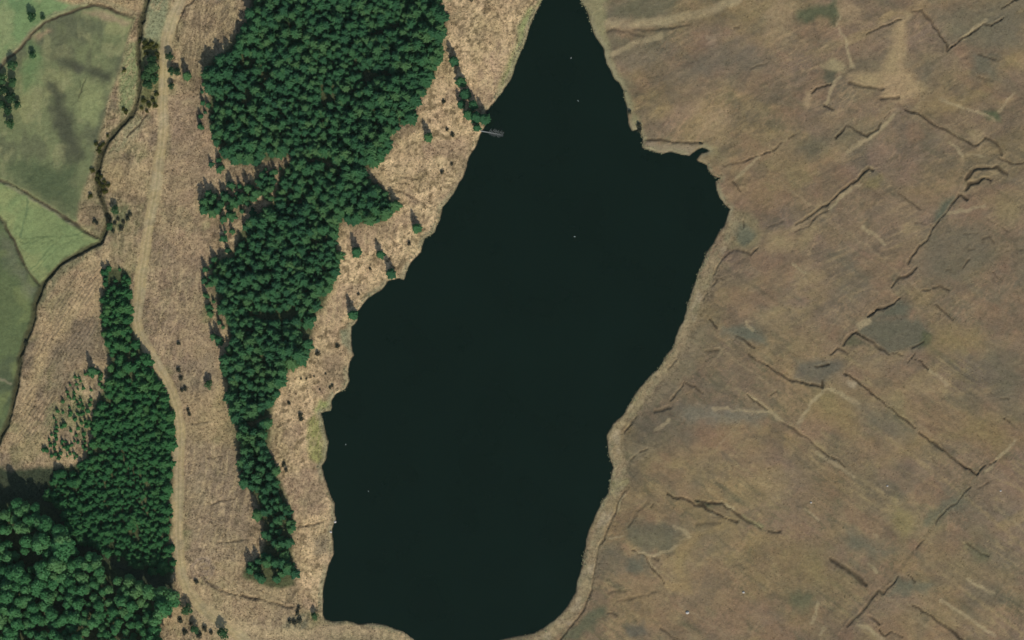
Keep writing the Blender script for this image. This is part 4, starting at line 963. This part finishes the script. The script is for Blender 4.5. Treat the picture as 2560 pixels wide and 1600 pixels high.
# scrub trees by the fields
SCR = [(0, 0, 330, 185, 1.0, 'round dark tree alone in the pale green field'), (0, 0, 430, 190, .5, 'small bush beside the round tree in the pale field'),
 (0, 0, 335, 540, .8, 'green tree in the corner below the curved bank'), (0, 0, 150, 800, 1.0, 'bright green tree topmost in the scrub at the left edge'),
 (0, 0, 60, 880, 1.1, 'broad scrub tree at the very left edge of the picture'), (0, 0, 130, 950, 1.2, 'largest bright green scrub tree at the left edge'),
 (0, 0, 190, 1010, .8, 'scrub tree on the field side of the left scrub clump'), (0, 0, 40, 1010, 1.0, 'lowest scrub tree of the clump at the left edge'),
 (0, 0, 120, 1190, 1.0, 'dark separate tree below the scrub clump at the left edge'), (0, 0, 150, 640, 1.1, 'dark bare scrub tree by the curved bank'),
 (0, 0, 1440, 690, 1.3, 'large dark tree in the hollow between stream and track'), (0, 0, 1420, 820, 1.1, 'dark tree at the lower end of the hollow by the track'),
 (0, 0, 1460, 590, 1.0, 'dark tree at the upper end of the hollow by the track'), (0, 0, 1650, 690, .9, 'dark shrub tree on the eastern verge of the track'),
 (0, 0, 1480, 650, 1.3, 'broad dark tree on the track side of the hollow'), (0, 0, 1410, 740, 1.2, 'dark tree on the stream side of the hollow'), (0, 0, 1480, 760, 1.1, 'dark tree between the hollow and the narrow part of the track'),
 (0, 0, 1630, 560, .9, 'uppermost dark shrub tree on the eastern verge of the track'), (0, 0, 1700, 700, .8, 'shrub tree between the verge and the lone conifer'), (0, 0, 40, 780, 1.3, 'large scrub tree half out of the picture at the left edge'), (0, 0, 100, 1060, 1.0, 'green scrub tree between the clump and the separate dark tree'),
 (0, 0, 1640, 830, .7, 'low shrub on the eastern verge of the track'), (0, 1, 1110, 490, .9, 'green shrub tree beside the sharp bend of the stream'),
 (0, 1, 1060, 640, .8, 'green shrub at the junction of stream and field ditch'), (0, 3, 1790, 1240, 1.1, 'green shrub tree at the bend of the track near the old wood'),
 (0, 3, 1690, 1170, .9, 'shrub at the edge of the old wood beside the track'), (0, 3, 2130, 1460, 1.2, 'dark shrub tree beside the track at the bottom edge'),
 (0, 3, 1860, 1420, .9, 'shrub below the track near the bottom edge'), (0, 2, 1990, 620, .9, 'green shrub on the grass beside the middle plantation'),
 (1, 2, 430, 260, .8, 'bright green shrub on the edge of the middle plantation'), (1, 3, 560, 1290, .8, 'green willow at the bottom corner of the lough')]
for i, (c, r, x, y, s, lab) in enumerate(SCR):
    (px, py), = T(c, r, [(x, y)])
    plant('scrub_tree' if s > .75 else 'shrub', V_SCRUB, px, py, s * 1.2, lab, 'tree' if s > .75 else 'shrub', None, s * 1.2, seed=i)
# gorse along the stream, dark brushwood on the grass
def row(c, r, pts, name, vs_, lab, cat, group, smin, smax):
    for i, (x, y) in enumerate(pts):
        (px, py), = T(c, r, [(x, y)])
        if sample(sd_lake, px, py) < .8: continue
        s = random.uniform(smin, smax)
        plant(name, vs_, px, py, s, lab, cat, group, s, seed=i)
row(0, 0, [(1340, 400), (1390, 420), (1420, 460), (1470, 470), (1500, 520), (1400, 520), (1450, 430), (1510, 560), (1380, 470), (1500, 450)], 'gorse_bush', V_GORSE,
    'yellow-green gorse bush in the thicket above the dark hollow by the track', 'bush', 'gorse above the hollow', .8, 1.25)
row(0, 0, [(1370, 960), (1420, 1000), (1460, 960), (1480, 1010), (1400, 1060), (1350, 1030), (1490, 900)], 'gorse_bush', V_GORSE,
    'yellow-green gorse bush below the dark hollow where the stream leaves the track', 'bush', 'gorse below the hollow', .7, 1.15)
row(0, 0, [(1190, 680), (1180, 1040), (1200, 1070)], 'gorse_bush', V_GORSE, 'gorse bush on the pale strip between the mottled field and the stream', 'bush', 'gorse on the pale strip', .8, 1.2)
row(0, 0, [(920, 1370), (960, 1400), (990, 1370), (1030, 1290), (950, 1440)], 'gorse_bush', V_GORSE, 'gorse bush at the lower corner of the mottled field', 'bush', 'gorse at the field corner', .7, 1.1)
row(0, 1, [(890, 110), (930, 140), (970, 170), (1000, 210), (950, 220), (990, 260), (1040, 250), (920, 190), (870, 350), (1010, 310)], 'gorse_bush', V_GORSE,
    'yellow-green gorse bush in the long thicket on the straight reach of the stream', 'bush', 'gorse on the straight reach', .8, 1.25)
row(0, 1, [(910, 590), (930, 610)], 'gorse_bush', V_BRUSH, 'dark bush in the wedge above the ditch junction', 'bush', 'dark bushes in the wedge', .9, 1.2)
row(0, 1, [(1130, 570), (1180, 600), (1220, 560), (1100, 610), (1160, 660), (1240, 520), (1080, 680)], 'brush_bush', V_BRUSH, 'dark brushwood bush between the stream junction and the track', 'bush', 'brushwood at the stream junction', .8, 1.3)
row(0, 2, [(1760, 660), (1730, 670)], 'brush_bush', V_BRUSH, 'dark low bush beside the track below the bend', 'bush', 'dark bushes beside the track', .9, 1.2)
row(0, 2, [(1800, 900), (1790, 860)], 'brush_bush', V_BRUSH, 'dark narrow bush on the pale grass east of the track', 'bush', 'narrow dark bushes', .8, 1.1)
row(0, 2, [(1700, 480), (1720, 560), (1700, 230)], 'brush_bush', V_BRUSH, 'dark bush on the grass between the track bend and the plantation', 'bush', 'bushes by the track bend', .9, 1.3)
row(0, 2, [(265, 235)], 'brush_bush', V_BRUSH, 'dark bush grown across the stream ditch', 'bush', None, 1.2, 1.3)
row(0, 3, [(1870, 970)], 'brush_bush', V_BRUSH, 'single dark bush beside the looped wheel marks', 'bush', None, 1.1, 1.2)
row(0, 3, [(1560, 1270), (1620, 1290), (1720, 1340), (1820, 1360), (1950, 1410), (2010, 1450), (1760, 1450), (1900, 1480)], 'brush_bush', V_BRUSH, 'dark bush in the rough corner below the old wood', 'bush', 'bushes below the old wood', .9, 1.6)
row(1, 2, [(585, 320)], 'brush_bush', V_BRUSH, 'round dark bush on tan grass beside the plantation edge', 'bush', None, 1.2, 1.3)
row(1, 2, [(315, 790)], 'brush_bush', V_BRUSH, 'small brown bush in the middle of the tan bank', 'bush', None, .9, 1.0)
row(1, 2, [(420, 900), (430, 940)], 'brush_bush', V_BRUSH, 'dark bush at the head of the green sedge bed', 'bush', 'bushes at the sedge bed', 1.0, 1.2)
row(1, 2, [(270, 1370), (290, 1420)], 'brush_bush', V_BRUSH, 'dark bush below the sedge bed on the tan bank', 'bush', 'bushes below the sedge bed', .9, 1.1)
row(1, 2, [(430, 560), (480, 560), (550, 535), (605, 660), (700, 640), (720, 620), (660, 510)], 'brush_bush', V_BRUSH, 'low brown bush among the tussocks on the bulging shore', 'bush', 'bushes on the bulging shore', .5, .8)
row(1, 2, [(770, 250)], 'brush_bush', V_BRUSH, 'dark bush under the sedge point by the water', 'bush', None, 1.0, 1.1)
row(1, 0, [(2045, 5)], 'brush_bush', V_BRUSH, 'dark bush at the top edge of the tan bank', 'bush', None, 1.5, 1.6)
row(1, 0, [(1860, 1280), (1810, 1230), (1780, 970)], 'brush_bush', V_BRUSH, 'low dark bush on the tan bank west of the spruce row', 'bush', 'bushes west of the spruce row', .9, 1.2)
row(1, 1, [(1760, 120), (1850, 40), (1450, 790), (970, 1270), (1080, 1030)], 'brush_bush', V_BRUSH, 'low dark bush scattered on the tan bank above the lough', 'bush', 'bushes scattered on the tan bank', .7, 1.2)
row(1, 3, [(410, 1215), (400, 1260)], 'brush_bush', V_BRUSH, 'dark bush at the end of the straight ditch by the lough', 'bush', 'bushes at the ditch end', 1.0, 1.3)
row(1, 3, [(370, 1350), (420, 1330), (330, 1340)], 'brush_bush', V_BRUSH, 'grey-brown bush in the hollow at the corner of the lough', 'bush', 'bushes in the corner hollow', 1.2, 1.6)
row(2, 0, [(1200, 1190), (1205, 1230)], 'brush_bush', V_BRUSH, 'dark bush on the eastern shore above the promontory', 'bush', 'bushes above the promontory', 1.1, 1.4)
row(2, 0, [(1110, 1060)], 'brush_bush', V_BRUSH, 'dark bush at the waterline of the eastern shore', 'bush', None, 1.0, 1.1)

# fallen tree, boulders, water birds
def fallen():
    (x, y), = T(1, 0, [(2120, 1235)])
    e = bpy.data.objects.new('fallen_tree', None); COL.objects.link(e); e.location = (x, y, .45)
    tag(e, 'pale dead tree fallen from the bank into the water', 'fallen tree')
    r = random.Random(5); m = MB()
    d = Vector((11.5, -2.4, -.35))
    m.tube([(0, 0, 0), tuple(d * .5), tuple(d)], [.3, .2, .06], 7)
    me = mesh_np('trunk', *m.arrays(), DEADWOOD); link('trunk', me, e)
    for i in range(20):
        t = .34 + .64 * i / 20; s = 1 if i % 2 else -1
        b = MB(); p = d * t; L = (1 - abs(t - .6)) * 2.9 * r.uniform(.6, 1.1)
        q = p + Vector((L * .55, s * L * .8, r.uniform(-.05, .6)))
        b.tube([tuple(p), tuple((p + q) / 2 + Vector((0, 0, .15))), tuple(q)], [.07, .05, .015], 5)
        mid = (p + q) / 2
        for k in (-1, 1): b.tube([tuple(mid), tuple(mid + Vector((L * .35, s * L * .2 + k * L * .22, .15)))], [.05, .015], 4)
        link('branch', mesh_np('branch', *b.arrays(), DEADWOOD), e)
fallen()

def boulder(x, y, s, label, seed):
    r = random.Random(seed); vs_, f = [], []
    nu, nv = 9, 5
    for j in range(nv + 1):
        for i in range(nu):
            th, ph = 2 * math.pi * i / nu, math.pi * j / nv
            k = s * r.uniform(.78, 1.15)
            vs_.append((k * math.sin(ph) * math.cos(th) * 1.2, k * math.sin(ph) * math.sin(th), k * .7 * math.cos(ph) + s * .25))
    for j in range(nv):
        for i in range(nu): f.append((j * nu + i, (j + 1) * nu + i, (j + 1) * nu + (i + 1) % nu, j * nu + (i + 1) % nu))
    o = link('boulder', mesh_np('boulder', vs_, f, STONE)); o.location = (x, y, height(x, y))
    tag(o, label, 'boulder')
for i, (c, r, x, y, s, lab) in enumerate([(2, 3, 1663, 1258, .8, 'whitish boulder alone on the moor near the bottom edge'), (3, 3, 415, 222, .5, 'small pale stone on the moor above a thin pale streak'),
    (3, 3, 2210, 120, .45, 'small pale stone near the right edge of the moor'), (2, 3, 2195, 1068, .55, 'pale stone on the brown moor right of the whitish boulder'),
    (3, 3, 1140, 70, .45, 'small pale stone on the moor left of the long diagonal ditch'), (1, 3, 745, 395, .6, 'pale boulder at the waterline where a ditch meets the lough'),
    (1, 3, 705, 490, .55, 'pale boulder on the shore just below the ditch mouth')]):
    (px, py), = T(c, r, [(x, y)]); boulder(px, py, s, lab, i)

def bird(x, y, rz, label):
    vs_, f = [], []
    prof = [(-.62, .02, .20), (-.5, .10, .16), (-.3, .2, .13), (0, .25, .12), (.28, .19, .13), (.42, .1, .2), (.47, .055, .38), (.5, .05, .55), (.56, .06, .66), (.66, .045, .66), (.78, .012, .62)]
    k = 8
    for x0, r, z in prof:
        for i in range(k):
            t = 2 * math.pi * i / k
            neck = x0 > .44 and z > .3 and z < .6
            vs_.append((x0 + (r * math.sin(t) * .8 if neck else 0), r * math.cos(t), z + (0 if neck else r * .75 * math.sin(t))))
    for j in range(len(prof) - 1):
        for i in range(k): f.append((j * k + i, j * k + (i + 1) % k, (j + 1) * k + (i + 1) % k, (j + 1) * k + i))
    me = mesh_np('water_bird', vs_, f, FEATHER); o = link('water_bird', me)
    o.location = (x, y, -.01); o.rotation_euler = (0, 0, rz); o.scale = (.6,) * 3
    tag(o, label, 'bird')
for i, (c, r, x, y, lab) in enumerate([(2, 0, 556, 545, 'tiny white bird floating near the northern tip of the lough'), (2, 0, 622, 950, 'tiny white bird on the water level with the spruce row'),
    (2, 1, 590, 722, 'tiny white bird floating in the middle of the wide lough'), (1, 2, 845, 1175, 'tiny white bird floating off the green sedge bed'), (1, 3, 1060, 105, 'tiny white bird on the dark water south of the sedge bed')]):
    (px, py), = T(c, r, [(x, y)]); bird(px, py, 1.2 + i, lab)

# ------------------------------------------------------------------ tussocks, rushes and reeds nobody could count
def tufts(name, pts, rad, hgt, cols, label, cat, zbase=None):
    n = len(pts); k = 5
    r = np.random.default_rng(len(pts))
    ang = r.random((n, 1)) * 6.28 + np.arange(k)[None] * 2 * math.pi / k
    rr = rad[:, None] * r.uniform(.7, 1.25, (n, k))
    z0 = zbase if zbase is not None else np.array([height(x, y) for x, y in pts])
    vs_ = np.empty((n, k + 1, 3), np.float32)
    vs_[:, :k, 0] = pts[:, :1] + rr * np.cos(ang); vs_[:, :k, 1] = pts[:, 1:] + rr * np.sin(ang); vs_[:, :k, 2] = z0[:, None] - .1
    vs_[:, k, :2] = pts + r.normal(0, .12, (n, 2)) * rad[:, None]; vs_[:, k, 2] = z0 + hgt
    f = [(i, (i + 1) % k, k) for i in range(k)]
    f = np.array(f)[None] + (np.arange(n) * (k + 1))[:, None, None]
    me = mesh_np(name, vs_.reshape(-1, 3), f.reshape(-1, 3), GROUND, 3)
    cc = np.concatenate([cols, np.ones((n, 1))], -1)
    set_cover(me, np.repeat(cc, k + 1, 0), np.full(n * (k + 1), .5, np.float32))
    return tag(link(name, me), label, cat, kind='stuff')
def scatter_n(n, seed, cond):
    r = np.random.default_rng(seed)
    p = np.stack([r.uniform(-268, 268, n), r.uniform(-174, 174, n)], -1)
    i = np.clip(np.searchsorted(gx, p[:, 0]), 0, NX - 1); j = np.clip(np.searchsorted(gy, p[:, 1]), 0, NY - 1)
    ok = cond(i, j, r); return p[ok], i[ok], j[ok], r
clump = fbm(X, Y, 6, 201, 3); clump2 = fbm(X, Y, 13, 202, 3)
free = (m_track < .2) & (m_path < .3) & (sd_lake > 1.2)
nofield = (s_nw > 0) & (s_mid > 0) & (s_tri > 0) & (s_sw > 0)
p, i, j, r = scatter_n(150000, 301, lambda i, j, r: (~EAST & free & nofield & (canopy > .5))[j, i] & (r.random(len(i)) < np.clip((clump[j, i] - .3) * 2.6, .08, 1)))
base = C[j, i]
pick = r.random(len(p))
cols = np.where((pick < .7)[:, None], base * r.uniform(.38, .75, (len(p), 1)), base * r.uniform(.95, 1.2, (len(p), 1)))
tufts('tussock_grass', p, r.uniform(.18, .55, len(p)), r.uniform(.15, .5, len(p)), np.clip(cols, .01, .8), 'dead grass and rush tussocks dotted over the tan western banks', 'grass')
print('west tufts', len(p))
p, i, j, r = scatter_n(80000, 302, lambda i, j, r: (EAST & free & (cutmask < .3))[j, i] & (r.random(len(i)) < np.clip((clump[j, i] * .5 + clump2[j, i] * .5 - .34) * 2.8, .06, 1)))
base = C[j, i]; pick = r.random(len(p))
cols = np.where((pick < .5)[:, None], base * r.uniform(.62, .9, (len(p), 1)), base * r.uniform(.95, 1.25, (len(p), 1)))
tufts('heather', p, r.uniform(.2, .6, len(p)), r.uniform(.1, .32, len(p)), np.clip(cols, .01, .8), 'low heather and moor grass tufts over the brown eastern moor', 'heather')
print('moor tufts', len(p))
p, i, j, r = scatter_n(160000, 303, lambda i, j, r: ((sd_lake > -.25) & (sd_lake < 2.4) & (fbm(X, Y, 10, 203, 3) > .5))[j, i])
cols = alb((120, 120, 90))[None] * r.uniform(.65, 1.25, (len(p), 1)) * np.array([1, 1, 1])[None]
tufts('reeds', p, r.uniform(.16, .4, len(p)), r.uniform(.4, .9, len(p)), cols, 'pale sedge and reeds in patches along the waterline', 'reeds', zbase=np.maximum(H[j, i], -.05))
print('reeds', len(p))

# ------------------------------------------------------------------ the air between the camera and the ground
hz = [(sx * 5600, sy * 5600, z) for z in (float(H.min()) - 1.0, CAM_H + 20.0) for sx, sy in ((-1, -1), (1, -1), (1, 1), (-1, 1))]
hm, hnt, hp = new_mat('air')
hnt.nodes.remove(hp)
hv = N(hnt, 'ShaderNodeVolumePrincipled'); hv.inputs['Density'].default_value = 4.3e-6; hv.inputs['Color'].default_value = (.74, .95, .86, 1)
hnt.links.new(hv.outputs[0], [x for x in hnt.nodes if x.type == 'OUTPUT_MATERIAL'][0].inputs['Volume'])
tag(link('haze', mesh_np('haze', hz, [(3, 2, 1, 0), (4, 5, 6, 7), (0, 1, 5, 4), (1, 2, 6, 5), (2, 3, 7, 6), (3, 0, 4, 7)], hm)), 'thin pale air between the camera and the ground', 'haze', kind='stuff')
